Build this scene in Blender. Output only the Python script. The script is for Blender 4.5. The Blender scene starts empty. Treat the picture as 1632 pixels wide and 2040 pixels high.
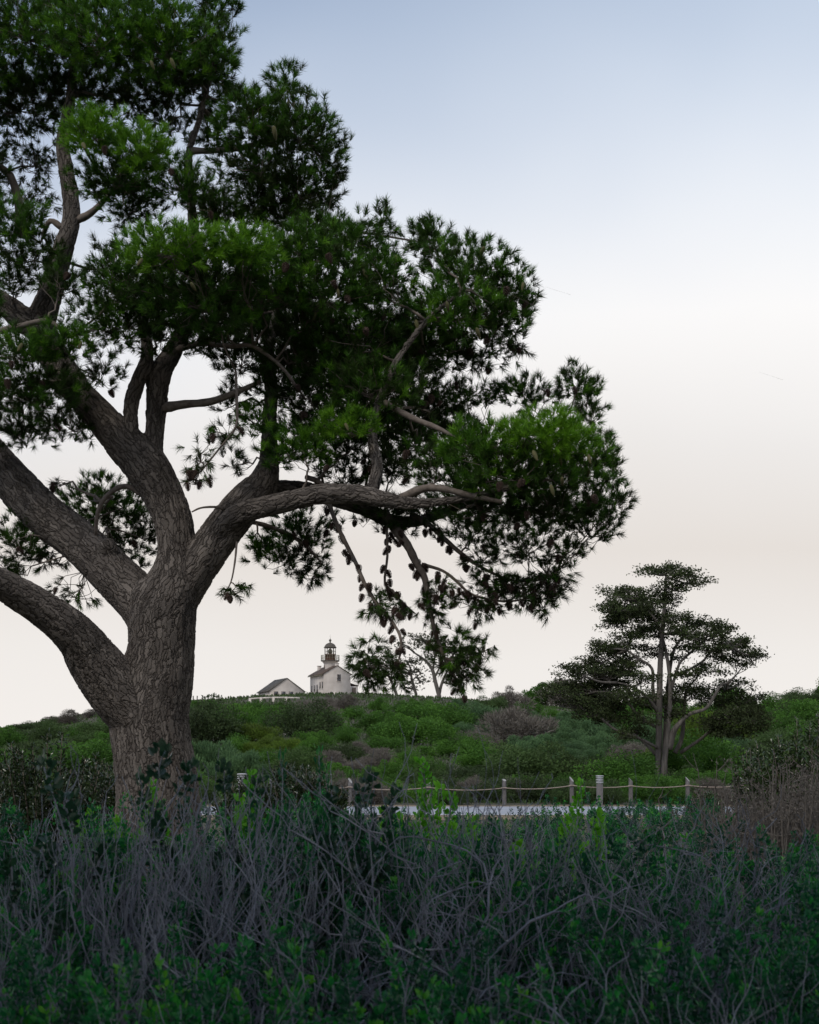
import bpy, bmesh, math, random
import numpy as np
from mathutils import Vector, Matrix, noise as mnoise

random.seed(7)
rng = np.random.default_rng(11)
R = math.radians

# ------------------------------------------------------------------ camera, sky, sun, exposure
F_PX, U0, V_HOR, EYE = 3000.0, 816.0, 1518.0, 1.6      # photograph is 1632 x 2040
scene = bpy.context.scene
cam_data = bpy.data.cameras.new("camera")
cam = bpy.data.objects.new("camera", cam_data)
scene.collection.objects.link(cam)
cam.location = (0, 0, EYE)
cam.rotation_euler = (R(90), 0, 0)
cam_data.sensor_fit = 'HORIZONTAL'
cam_data.sensor_width = 36.0
cam_data.lens = 36.0 * F_PX / 1632.0
cam_data.shift_y = (V_HOR - 1020.0) / 1632.0
cam_data.clip_start = 0.1
cam_data.clip_end = 20000
cam_data.dof.use_dof = True
cam_data.dof.focus_distance = 20.0
cam_data.dof.aperture_fstop = 9.0
scene.camera = cam

SUN_EL, SUN_AZ = R(48), R(215)       # azimuth clockwise from +Y (the view direction): behind the camera, to its left
world = bpy.data.worlds.new("World")
scene.world = world
world.use_nodes = True
wt = world.node_tree
for n in list(wt.nodes):
    wt.nodes.remove(n)
def wn(t, **kw):
    n = wt.nodes.new(t)
    for k, v in kw.items():
        setattr(n, k, v)
    return n
w_out = wn('ShaderNodeOutputWorld')
w_bg = wn('ShaderNodeBackground')
w_bg.inputs['Strength'].default_value = 0.125
wt.links.new(w_bg.outputs[0], w_out.inputs[0])
w_sky = wn('ShaderNodeTexSky', sky_type='NISHITA', sun_disc=False)
w_sky.sun_elevation = SUN_EL
w_sky.sun_rotation = SUN_AZ
w_sky.air_density = 1.0
w_sky.dust_density = 0.6
w_sky.ozone_density = 3.2
w_tc = wn('ShaderNodeTexCoord')
w_sep = wn('ShaderNodeSeparateXYZ')
wt.links.new(w_tc.outputs['Generated'], w_sep.inputs[0])
w_noise = wn('ShaderNodeTexNoise')
w_noise.inputs['Scale'].default_value = 2.3
w_noise.inputs['Detail'].default_value = 3.0
w_map = wn('ShaderNodeMapping')
w_map.inputs['Scale'].default_value = (1, 1, 1.2)
wt.links.new(w_tc.outputs['Generated'], w_map.inputs[0])
wt.links.new(w_map.outputs[0], w_noise.inputs['Vector'])
def wmath(op, a, b):
    n = wn('ShaderNodeMath', operation=op)
    for i, s in enumerate((a, b)):
        if hasattr(s, 'links'):
            wt.links.new(s, n.inputs[i])
        else:
            n.inputs[i].default_value = s
    return n.outputs[0]
# thin cloud veil low in the sky, reaching higher to the east, thinning upward
e1 = wmath('ADD', w_sep.outputs['Z'], wmath('MULTIPLY', w_sep.outputs['X'], -0.24))
e2 = wmath('ADD', e1, wmath('MULTIPLY', wmath('SUBTRACT', w_noise.outputs['Fac'], 0.5), 0.22))
w_veil = wn('ShaderNodeMapRange', interpolation_type='SMOOTHSTEP')
w_veil.inputs['From Min'].default_value = 0.20
w_veil.inputs['From Max'].default_value = 0.58
w_veil.inputs['To Min'].default_value = 0.97
w_veil.inputs['To Max'].default_value = 0.24
wt.links.new(e2, w_veil.inputs['Value'])
w_ramp = wn('ShaderNodeValToRGB')
cr = w_ramp.color_ramp
cr.elements[0].position = 0.0; cr.elements[0].color = (0.86, 0.83, 0.81, 1)
cr.elements[1].position = 0.45; cr.elements[1].color = (0.80, 0.89, 1.0, 1)
for p_, c_ in ((0.06, (0.83, 0.80, 0.775)), (0.13, (0.755, 0.71, 0.67)), (0.20, (0.82, 0.80, 0.785)), (0.28, (0.94, 0.935, 0.935))):
    el = cr.elements.new(p_); el.color = (*c_, 1)
e3 = wmath('ADD', w_sep.outputs['Z'], wmath('MULTIPLY', wmath('SUBTRACT', w_noise.outputs['Fac'], 0.5), 0.10))
wt.links.new(e3, w_ramp.inputs['Fac'])
w_mul = wn('ShaderNodeMix', data_type='RGBA', blend_type='MULTIPLY')
w_mul.inputs['Factor'].default_value = 1.0
wt.links.new(w_ramp.outputs[0], w_mul.inputs['A'])
w_mul.inputs['B'].default_value = (8.5, 8.4, 8.3, 1)
w_mix = wn('ShaderNodeMix', data_type='RGBA')
wt.links.new(w_veil.outputs[0], w_mix.inputs['Factor'])
wt.links.new(w_sky.outputs[0], w_mix.inputs['A'])
wt.links.new(w_mul.outputs['Result'], w_mix.inputs['B'])
wt.links.new(w_mix.outputs['Result'], w_bg.inputs['Color'])

sun_data = bpy.data.lights.new("sun", 'SUN')
sun_data.energy = 1.5
sun_data.angle = R(16)
sun_data.color = (1.0, 0.93, 0.82)
sun = bpy.data.objects.new("sun", sun_data)
scene.collection.objects.link(sun)
sd = Vector((math.sin(SUN_AZ) * math.cos(SUN_EL), math.cos(SUN_AZ) * math.cos(SUN_EL), math.sin(SUN_EL)))
sun.rotation_euler = (-sd).to_track_quat('-Z', 'Y').to_euler()

scene.view_settings.view_transform = 'Standard'
scene.view_settings.look = 'None'
scene.view_settings.gamma = 1.0
scene.view_settings.exposure = 0.0
scene.view_settings.use_curve_mapping = False
scene.cycles.max_bounces = 6
scene.cycles.transparent_max_bounces = 6

# ------------------------------------------------------------------ helpers
COL = scene.collection
def P(u, v, D):
    return np.array([(u - U0) / F_PX * D, D, EYE + (V_HOR - v) / F_PX * D])
def px(w, D):
    return w * D / F_PX
def link(o):
    COL.objects.link(o)
    return o
def tag(o, label=None, cat=None, group=None, kind=None):
    if label: o['label'] = label
    if cat: o['category'] = cat
    if group: o['group'] = group
    if kind: o['kind'] = kind
    return o
def empty(name, loc=(0, 0, 0), parent=None):
    o = bpy.data.objects.new(name, None)
    o.location = loc
    o.empty_display_size = 0.3
    link(o)
    if parent: o.parent = parent
    return o
def np_mesh(name, V, faces, mat=None, smooth=False, attrs=None):
    """faces: list of integer arrays, each (n, k)"""
    me = bpy.data.meshes.new(name)
    V = np.ascontiguousarray(V, dtype=np.float32)
    faces = [np.asarray(f, dtype=np.int32) for f in faces if len(f)]
    loops = np.concatenate([f.ravel() for f in faces])
    counts = np.concatenate([np.full(len(f), f.shape[1], np.int32) for f in faces])
    starts = np.concatenate([[0], np.cumsum(counts)[:-1]]).astype(np.int32)
    me.vertices.add(len(V)); me.vertices.foreach_set('co', V.ravel())
    me.loops.add(len(loops)); me.loops.foreach_set('vertex_index', loops)
    me.polygons.add(len(counts)); me.polygons.foreach_set('loop_start', starts)
    if smooth:
        me.polygons.foreach_set('use_smooth', np.ones(len(counts), bool))
    if attrs:
        for k, (dom, typ, dat) in attrs.items():
            a = me.attributes.new(k, typ, dom)
            a.data.foreach_set('vector' if typ == 'FLOAT_VECTOR' else 'value', np.ascontiguousarray(dat, np.float32).ravel())
    me.update(calc_edges=True)
    me.validate()
    if mat: me.materials.append(mat)
    return me
def obj(name, me, parent=None, loc=None):
    o = bpy.data.objects.new(name, me)
    link(o)
    if parent:
        o.parent = parent
    if loc is not None:
        o.location = loc
    return o
class MB:
    """collects triangles / quads from numpy pieces"""
    def __init__(s):
        s.V, s.T, s.Q, s.n = [], [], [], 0
        s.tt, s.tq = [], []
    def add(s, V, T=None, Q=None, tone=0.5):
        if T is not None and len(T):
            T = np.asarray(T, np.int32); s.T.append(T + s.n)
            s.tt.append(np.broadcast_to(np.asarray(tone, np.float32), (len(T),)))
        if Q is not None and len(Q):
            Q = np.asarray(Q, np.int32); s.Q.append(Q + s.n)
            s.tq.append(np.broadcast_to(np.asarray(tone, np.float32), (len(Q),)))
        s.V.append(np.asarray(V, np.float32)); s.n += len(V)
    def tube(s, pts, rad, sides=5, cap=True, tone=0.5):
        V, Q, T = tube(pts, rad, sides, cap)
        s.add(V, T, Q, tone)
    def mesh(s, name, mat=None, smooth=False):
        f, t = [], []
        if s.T: f.append(np.concatenate(s.T)); t.append(np.concatenate(s.tt))
        if s.Q: f.append(np.concatenate(s.Q)); t.append(np.concatenate(s.tq))
        return np_mesh(name, np.concatenate(s.V), f, mat, smooth, {'tone': ('FACE', 'FLOAT', np.concatenate(t))})
def nrm(a):
    a = np.asarray(a, float)
    return a / np.maximum(np.linalg.norm(a, axis=-1, keepdims=True), 1e-9)
def tube(pts, rad, sides=5, cap=True):
    pts = np.asarray(pts, float); n = len(pts)
    rad = np.broadcast_to(np.asarray(rad, float), (n,))
    tan = np.gradient(pts, axis=0); tan = nrm(tan)
    ref = np.array([0.31, 0.93, 0.2]) if abs(tan[0][2]) > 0.7 else np.array([0.1, 0.2, 1.0])
    a = nrm(np.cross(tan[0], ref)); V = []
    ang = np.arange(sides) * 2 * math.pi / sides
    for i in range(n):
        a = nrm(a - tan[i] * np.dot(a, tan[i])); b = np.cross(tan[i], a)
        V.append(pts[i] + rad[i] * (np.cos(ang)[:, None] * a + np.sin(ang)[:, None] * b))
    V = np.concatenate(V)
    i = np.arange(n - 1)[:, None] * sides; j = np.arange(sides)[None, :]; k = (j + 1) % sides
    Q = np.stack([i + j, i + k, i + sides + k, i + sides + j], -1).reshape(-1, 4)
    T = np.zeros((0, 3), int)
    if cap:
        V = np.concatenate([V, pts[:1], pts[-1:]]); c0, c1 = n * sides, n * sides + 1
        jj = np.arange(sides); kk = (jj + 1) % sides; e = (n - 1) * sides
        T = np.concatenate([np.stack([np.full(sides, c0), kk, jj], -1), np.stack([np.full(sides, c1), e + jj, e + kk], -1)])
    return V, Q, T
def smooth_path(pts, per=5):
    """Catmull-Rom through rows (any columns)"""
    p = np.asarray(pts, float)
    q = np.vstack([2 * p[0] - p[1], p, 2 * p[-1] - p[-2]])
    out = []
    for i in range(1, len(q) - 2):
        for t in np.arange(per) / per:
            out.append(0.5 * (2 * q[i] + (q[i + 1] - q[i - 1]) * t + (2 * q[i - 1] - 5 * q[i] + 4 * q[i + 1] - q[i + 2]) * t * t
                              + (3 * q[i] - q[i - 1] - 3 * q[i + 1] + q[i + 2]) * t ** 3))
    out.append(q[-2])
    return np.array(out)
BOXQ = np.array([[0, 1, 3, 2], [4, 6, 7, 5], [0, 4, 5, 1], [2, 3, 7, 6], [0, 2, 6, 4], [1, 5, 7, 3]])
def box_mesh(name, x0, x1, y0, y1, z0, z1, mat, bevel=0.0):
    V = np.array([[x, y, z] for x in (x0, x1) for y in (y0, y1) for z in (z0, z1)], float)
    me = np_mesh(name, V, [BOXQ], mat)
    fix(me, bevel)
    return me
def fix(me, bevel=0.0):
    bm = bmesh.new(); bm.from_mesh(me)
    if bevel:
        bmesh.ops.bevel(bm, geom=bm.edges[:], offset=bevel, segments=1, affect='EDGES')
    bmesh.ops.recalc_face_normals(bm, faces=bm.faces[:])
    bm.to_mesh(me); bm.free()
def lathe(name, prof, mat, seg=24, smooth=False):
    prof = np.asarray(prof, float); a = np.arange(seg) * 2 * math.pi / seg
    V = np.concatenate([np.stack([r * np.cos(a), r * np.sin(a), np.full(seg, z)], -1) for r, z in prof])
    i = np.arange(len(prof) - 1)[:, None] * seg; j = np.arange(seg)[None, :]; k = (j + 1) % seg
    Q = np.stack([i + j, i + k, i + seg + k, i + seg + j], -1).reshape(-1, 4)
    me = np_mesh(name, V, [Q], mat, smooth); fix(me)
    return me

# ------------------------------------------------------------------ materials
MATS = {}
def mat_new(name):
    m = bpy.data.materials.new(name); m.use_nodes = True
    nt = m.node_tree
    for n in list(nt.nodes): nt.nodes.remove(n)
    out = nt.nodes.new('ShaderNodeOutputMaterial')
    MATS[name] = m
    return m, nt, out
def ramp(nt, fac, stops):
    r = nt.nodes.new('ShaderNodeValToRGB'); c = r.color_ramp
    c.elements[0].position, c.elements[0].color = stops[0][0], (*stops[0][1], 1)
    c.elements[1].position, c.elements[1].color = stops[-1][0], (*stops[-1][1], 1)
    for p, col in stops[1:-1]:
        e = c.elements.new(p); e.color = (*col, 1)
    nt.links.new(fac, r.inputs[0])
    return r.outputs[0]
def mth(nt, op, a, b=0.0):
    n = nt.nodes.new('ShaderNodeMath'); n.operation = op
    for i, s in enumerate((a, b)):
        if hasattr(s, 'links'): nt.links.new(s, n.inputs[i])
        else: n.inputs[i].default_value = s
    return n.outputs[0]
def leaf_mat(name, stops, rough=0.6, trans=0.35, spec=0.2, use_tone=True, obj_var=0.35):
    m, nt, out = mat_new(name)
    geo = nt.nodes.new('ShaderNodeNewGeometry')
    oi = nt.nodes.new('ShaderNodeObjectInfo')
    f = mth(nt, 'MULTIPLY', geo.outputs['Random Per Island'], 0.5)
    if use_tone:
        at = nt.nodes.new('ShaderNodeAttribute'); at.attribute_name = 'tone'
        f = mth(nt, 'ADD', mth(nt, 'MULTIPLY', geo.outputs['Random Per Island'], 0.25), mth(nt, 'MULTIPLY', at.outputs['Fac'], 0.75))
    f = mth(nt, 'ADD', f, mth(nt, 'MULTIPLY', mth(nt, 'SUBTRACT', oi.outputs['Random'], 0.5), obj_var))
    col = ramp(nt, f, stops)
    b = nt.nodes.new('ShaderNodeBsdfPrincipled')
    b.inputs['Roughness'].default_value = rough
    b.inputs['Specular IOR Level'].default_value = spec
    nt.links.new(col, b.inputs['Base Color'])
    t = nt.nodes.new('ShaderNodeBsdfTranslucent')
    nt.links.new(col, t.inputs['Color'])
    mx = nt.nodes.new('ShaderNodeMixShader'); mx.inputs[0].default_value = trans
    nt.links.new(b.outputs[0], mx.inputs[1]); nt.links.new(t.outputs[0], mx.inputs[2])
    nt.links.new(mx.outputs[0], out.inputs[0])
    return m
def noise_mat(name, c0, c1, scale=8.0, rough=0.85, spec=0.2, bump=0.0, detail=5, stretch=(1, 1, 1), metal=0.0):
    m, nt, out = mat_new(name)
    tc = nt.nodes.new('ShaderNodeTexCoord'); mp = nt.nodes.new('ShaderNodeMapping')
    mp.inputs['Scale'].default_value = stretch
    nt.links.new(tc.outputs['Object'], mp.inputs[0])
    nz = nt.nodes.new('ShaderNodeTexNoise'); nz.inputs['Scale'].default_value = scale; nz.inputs['Detail'].default_value = detail
    nt.links.new(mp.outputs[0], nz.inputs['Vector'])
    col = ramp(nt, nz.outputs['Fac'], [(0.3, c0), (0.7, c1)])
    b = nt.nodes.new('ShaderNodeBsdfPrincipled')
    b.inputs['Roughness'].default_value = rough; b.inputs['Specular IOR Level'].default_value = spec
    b.inputs['Metallic'].default_value = metal
    nt.links.new(col, b.inputs['Base Color'])
    if bump:
        bp = nt.nodes.new('ShaderNodeBump'); bp.inputs['Strength'].default_value = 0.6; bp.inputs['Distance'].default_value = bump
        nt.links.new(nz.outputs['Fac'], bp.inputs['Height']); nt.links.new(bp.outputs[0], b.inputs['Normal'])
    nt.links.new(b.outputs[0], out.inputs[0])
    return m

def bark_mat():
    m, nt, out = mat_new('pine_bark')
    at = nt.nodes.new('ShaderNodeAttribute'); at.attribute_name = 'bark'
    nzd = nt.nodes.new('ShaderNodeTexNoise'); nzd.inputs['Scale'].default_value = 9; nzd.inputs['Detail'].default_value = 3
    nt.links.new(at.outputs['Vector'], nzd.inputs['Vector'])
    va = nt.nodes.new('ShaderNodeVectorMath'); va.operation = 'MULTIPLY_ADD'
    nt.links.new(nzd.outputs['Color'], va.inputs[0]); va.inputs[1].default_value = (0.11, 0.11, 0.22)
    nt.links.new(at.outputs['Vector'], va.inputs[2])
    mp = nt.nodes.new('ShaderNodeMapping'); mp.inputs['Scale'].default_value = (1, 1, 0.17)
    nt.links.new(va.outputs[0], mp.inputs[0])
    vo = nt.nodes.new('ShaderNodeTexVoronoi'); vo.feature = 'DISTANCE_TO_EDGE'; vo.inputs['Scale'].default_value = 24
    nt.links.new(mp.outputs[0], vo.inputs['Vector'])
    vc = nt.nodes.new('ShaderNodeTexVoronoi'); vc.feature = 'F1'; vc.inputs['Scale'].default_value = 24
    nt.links.new(mp.outputs[0], vc.inputs['Vector'])
    nq = nt.nodes.new('ShaderNodeTexNoise'); nq.inputs['Scale'].default_value = 7; nq.inputs['Detail'].default_value = 4
    nt.links.new(at.outputs['Vector'], nq.inputs['Vector'])
    edge = nt.nodes.new('ShaderNodeMapRange'); edge.interpolation_type = 'SMOOTHSTEP'
    edge.inputs['From Min'].default_value = -0.10
    nt.links.new(mth(nt, 'MULTIPLY', nq.outputs['Fac'], 0.34), edge.inputs['From Max'])
    nt.links.new(vo.outputs['Distance'], edge.inputs['Value'])
    nz = nt.nodes.new('ShaderNodeTexNoise'); nz.inputs['Scale'].default_value = 55; nz.inputs['Detail'].default_value = 6
    nt.links.new(at.outputs['Vector'], nz.inputs['Vector'])
    nl = nt.nodes.new('ShaderNodeTexNoise'); nl.inputs['Scale'].default_value = 2.5; nl.inputs['Detail'].default_value = 3
    nt.links.new(at.outputs['Vector'], nl.inputs['Vector'])
    sep = nt.nodes.new('ShaderNodeSeparateColor'); nt.links.new(vc.outputs['Color'], sep.inputs[0])
    plate = ramp(nt, mth(nt, 'ADD', mth(nt, 'MULTIPLY', sep.outputs[0], 0.55), mth(nt, 'MULTIPLY', nz.outputs['Fac'], 0.45)),
                 [(0.2, (0.105, 0.093, 0.084)), (0.55, (0.142, 0.127, 0.116)), (0.9, (0.24, 0.215, 0.195))])
    big = ramp(nt, nl.outputs['Fac'], [(0.3, (0.62, 0.60, 0.58)), (0.7, (1.10, 1.06, 1.02))])
    mu = nt.nodes.new('ShaderNodeMix'); mu.data_type = 'RGBA'; mu.blend_type = 'MULTIPLY'; mu.inputs['Factor'].default_value = 1
    nt.links.new(plate, mu.inputs['A']); nt.links.new(big, mu.inputs['B'])
    mx = nt.nodes.new('ShaderNodeMix'); mx.data_type = 'RGBA'
    nt.links.new(edge.outputs[0], mx.inputs['Factor'])
    mx.inputs['A'].default_value = (0.030, 0.025, 0.022, 1)
    nt.links.new(mu.outputs['Result'], mx.inputs['B'])
    b = nt.nodes.new('ShaderNodeBsdfPrincipled'); b.inputs['Roughness'].default_value = 0.9; b.inputs['Specular IOR Level'].default_value = 0.15
    nt.links.new(mx.outputs['Result'], b.inputs['Base Color'])
    h = mth(nt, 'ADD', mth(nt, 'MULTIPLY', edge.outputs[0], 0.8), mth(nt, 'ADD', mth(nt, 'MULTIPLY', nz.outputs['Fac'], 0.35), mth(nt, 'MULTIPLY', sep.outputs[1], 0.4)))
    dp = nt.nodes.new('ShaderNodeDisplacement'); dp.inputs['Scale'].default_value = 0.024; dp.inputs['Midlevel'].default_value = 0.8
    nt.links.new(h, dp.inputs['Height']); nt.links.new(dp.outputs[0], out.inputs['Displacement'])
    nt.links.new(b.outputs[0], out.inputs[0])
    m.displacement_method = 'BOTH'
    return m
M_bark = bark_mat()
M_twig = noise_mat('branch_bark', (0.11, 0.088, 0.072), (0.20, 0.165, 0.14), 20, bump=0.006)
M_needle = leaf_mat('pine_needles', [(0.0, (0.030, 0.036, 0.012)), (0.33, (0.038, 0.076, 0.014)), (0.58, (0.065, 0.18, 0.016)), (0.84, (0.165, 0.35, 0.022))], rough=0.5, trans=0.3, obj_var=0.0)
M_cone = noise_mat('cone_brown', (0.045, 0.032, 0.026), (0.125, 0.082, 0.066), 30)
M_gcone = noise_mat('cone_green', (0.07, 0.072, 0.030), (0.115, 0.105, 0.050), 30)
M_cyp = leaf_mat('cypress_leaves', [(0.0, (0.028, 0.032, 0.018)), (0.5, (0.046, 0.060, 0.026)), (1.0, (0.075, 0.11, 0.036))], trans=0.15, obj_var=0.1, spec=0.08, rough=0.8)
M_cypbark = noise_mat('cypress_bark', (0.075, 0.067, 0.060), (0.165, 0.148, 0.132), 3.0, bump=0.03, stretch=(3, 3, 0.5))
M_fartree = leaf_mat('distant_tree_leaves', [(0.0, (0.05, 0.05, 0.036)), (1.0, (0.095, 0.10, 0.06))], trans=0.2, obj_var=0.1)  # paler leaves: the fade of distance is put into the colour
M_hill_green = leaf_mat('shrub_green', [(0.0, (0.045, 0.088, 0.020)), (0.5, (0.072, 0.175, 0.026)), (1.0, (0.125, 0.27, 0.038))])
M_hill_dark = leaf_mat('shrub_dark_green', [(0.0, (0.045, 0.062, 0.028)), (0.5, (0.065, 0.105, 0.036)), (1.0, (0.10, 0.175, 0.05))], obj_var=0.5)
M_hill_sage = leaf_mat('shrub_sage', [(0.0, (0.068, 0.115, 0.056)), (0.5, (0.095, 0.175, 0.075)), (1.0, (0.13, 0.23, 0.085))])
M_hill_yel = leaf_mat('shrub_yellow_green', [(0.0, (0.065, 0.09, 0.02)), (0.5, (0.11, 0.18, 0.026)), (1.0, (0.17, 0.28, 0.03))])
M_hill_dry = leaf_mat('shrub_dry', [(0.0, (0.11, 0.096, 0.082)), (0.5, (0.155, 0.138, 0.118)), (1.0, (0.22, 0.195, 0.165))], trans=0.1)
M_fg_twig = noise_mat('dead_twig', (0.11, 0.117, 0.14), (0.32, 0.33, 0.375), 9)  # blue cast of the skylight is mixed into the twig grey
M_fg_leaf = leaf_mat('thicket_leaf', [(0.0, (0.006, 0.050, 0.026)), (0.45, (0.010, 0.110, 0.036)), (0.75, (0.020, 0.25, 0.034)), (1.0, (0.12, 0.38, 0.03))], rough=0.42, spec=0.45)
M_fg_bright = leaf_mat('bright_leaf', [(0.0, (0.06, 0.26, 0.015)), (0.8, (0.15, 0.42, 0.03))], rough=0.45, trans=0.45)
M_fg_round = leaf_mat('round_leaf', [(0.0, (0.014, 0.046, 0.026)), (1.0, (0.024, 0.085, 0.036))], rough=0.28, trans=0.15, spec=0.5)
M_gloss = leaf_mat('glossy_dark_leaf', [(0.0, (0.018, 0.030, 0.012)), (0.6, (0.032, 0.058, 0.018)), (1.0, (0.07, 0.12, 0.03))], rough=0.25, trans=0.15, spec=0.6)
M_weed = noise_mat('dry_weed', (0.075, 0.067, 0.060), (0.16, 0.142, 0.126), 30)
M_soil = noise_mat('ground_soil', (0.045, 0.050, 0.026), (0.10, 0.085, 0.062), 0.7, bump=0.05)
M_road = noise_mat('road_asphalt', (0.28, 0.30, 0.34), (0.38, 0.395, 0.43), 1.1)
M_verge = noise_mat('dry_verge', (0.17, 0.125, 0.075), (0.26, 0.20, 0.13), 3)
M_line = noise_mat('road_paint', (0.70, 0.69, 0.66), (0.82, 0.81, 0.78), 6)
M_wood = noise_mat('weathered_post', (0.085, 0.08, 0.078), (0.18, 0.17, 0.165), 12, bump=0.01, stretch=(3, 3, 0.4))
M_cut = noise_mat('post_cut_top', (0.32, 0.31, 0.30), (0.45, 0.44, 0.42), 12)
M_rope = noise_mat('rope', (0.28, 0.22, 0.185), (0.38, 0.32, 0.27), 40)
M_metal = noise_mat('bollard_metal', (0.10, 0.092, 0.09), (0.15, 0.137, 0.134), 10, rough=0.5)
M_alum = noise_mat('bollard_head', (0.42, 0.42, 0.44), (0.54, 0.54, 0.56), 10, rough=0.45)
M_white = noise_mat('whitewash', (0.56, 0.50, 0.45), (0.72, 0.655, 0.60), 0.6, rough=0.9)
M_roof = noise_mat('shingle_roof', (0.095, 0.070, 0.058), (0.145, 0.11, 0.092), 1.2)
M_roofg = noise_mat('shed_roof', (0.075, 0.07, 0.062), (0.12, 0.112, 0.10), 1.2)
M_iron = noise_mat('lantern_iron', (0.085, 0.075, 0.062), (0.13, 0.115, 0.10), 3)
M_ironr = noise_mat('lantern_red', (0.12, 0.062, 0.045), (0.16, 0.085, 0.062), 3)
M_rail = noise_mat('gallery_rail', (0.20, 0.18, 0.13), (0.28, 0.26, 0.19), 3)
M_wframe = noise_mat('window_shutter', (0.12, 0.095, 0.08), (0.17, 0.14, 0.12), 3)
M_pane = noise_mat('window_pane', (0.05, 0.05, 0.055), (0.08, 0.08, 0.085), 3, rough=0.15, spec=0.6)
m, nt, out = mat_new('lantern_glass')
g = nt.nodes.new('ShaderNodeBsdfGlass'); g.inputs['IOR'].default_value = 1.02; g.inputs['Roughness'].default_value = 0.0
nt.links.new(g.outputs[0], out.inputs[0]); M_glass = m

# ------------------------------------------------------------------ ground, hill, road
SKY_U = np.array([-1500, -400, 0, 100, 200, 375, 450, 510, 600, 720, 800, 900, 1000, 1100, 1300, 1480, 1540, 1580, 1632, 2000, 3200.])
SKY_V = np.array([1500, 1475, 1454, 1436, 1418, 1398, 1392, 1387, 1383, 1383, 1388, 1394, 1402, 1408, 1412, 1414, 1404, 1389, 1383, 1378, 1385.])
Y_TOP, Y_BASE = 362.0, 60.0
def terrain(x, y):
    x = np.asarray(x, float); y = np.asarray(y, float)
    ys = np.maximum(y, 20.0)
    u = U0 + x / ys * F_PX
    H = EYE + (V_HOR - np.interp(u, SKY_U, SKY_V)) / F_PX * Y_TOP
    t = np.clip((y - Y_BASE) / (Y_TOP - Y_BASE), 0, 1)
    g = 0.86 * t + 0.14 * t * t * (3 - 2 * t)
    z = H * g
    z = z + t * (1 - t) * 2.6 * (np.sin(x * 0.055 + 1.3) * np.sin(y * 0.043 + 0.4) + 0.6 * np.sin(x * 0.13 + y * 0.08))
    z = z - np.maximum(y - Y_TOP - 25, 0) * 0.03
    z = np.where(y < Y_BASE, 0.0, z)
    return z
def build_ground():
    ys = np.concatenate([np.linspace(-60, 56, 30), np.linspace(60, 400, 120), np.geomspace(410, 6000, 24)])
    xs = np.concatenate([-np.geomspace(5000, 215, 16), np.linspace(-200, 200, 161), np.geomspace(215, 5000, 16)])
    X, Y = np.meshgrid(xs, ys)
    V = np.stack([X, Y, terrain(X, Y)], -1).reshape(-1, 3)
    nx, ny = len(xs), len(ys)
    i = np.arange(ny - 1)[:, None] * nx; j = np.arange(nx - 1)[None, :]
    Q = np.stack([i + j, i + j + 1, i + nx + j + 1, i + nx + j], -1).reshape(-1, 4)
    o = obj('ground', np_mesh('ground', V, [Q], M_soil, True))
    tag(o, kind='structure', label='brown hillside soil under the shrubs and the thicket', cat='ground')
build_ground()
def sheet(name, x0, x1, y0, y1, z, mat, n=40, wob=0.0):
    xs = np.linspace(x0, x1, n)
    w = wob * np.array([mnoise.noise((x * 0.35, y0, 0.3)) for x in xs])
    w2 = wob * np.array([mnoise.noise((x * 0.35, y1, 7.3)) for x in xs])
    V = np.concatenate([np.stack([xs, y0 + w, np.full(n, z)], -1), np.stack([xs, y1 + w2, np.full(n, z)], -1)])
    j = np.arange(n - 1)
    return obj(name, np_mesh(name, V, [np.stack([j, j + 1, n + j + 1, n + j], -1)], mat))
tag(sheet('verge', -80, 80, 41.5, 55.4, 0.006, M_verge, 160, 0.5), 'dry tan strip of bare ground along the road', 'verge', kind='structure')
tag(sheet('road', -80, 80, 45.0, 53.6, 0.012, M_road), 'pale grey road crossing below the brushy hill', 'road', kind='structure')
tag(sheet('road_marking', -80, 80, 45.15, 45.37, 0.017, M_line), 'white painted edge line along the road', 'marking', kind='structure')

def ray_ground(u, v):
    """first hit of the pixel's ray on the hill"""
    ys = np.linspace(Y_BASE - 5, 372, 700)
    x = (u - U0) / F_PX * ys; zr = EYE + (V_HOR - v) / F_PX * ys
    h = np.nonzero(terrain(x, ys) >= zr)[0]
    if len(h) == 0: return None
    y = ys[h[0]]
    return np.array([(u - U0) / F_PX * y, y, float(terrain((u - U0) / F_PX * y, y))])

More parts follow.
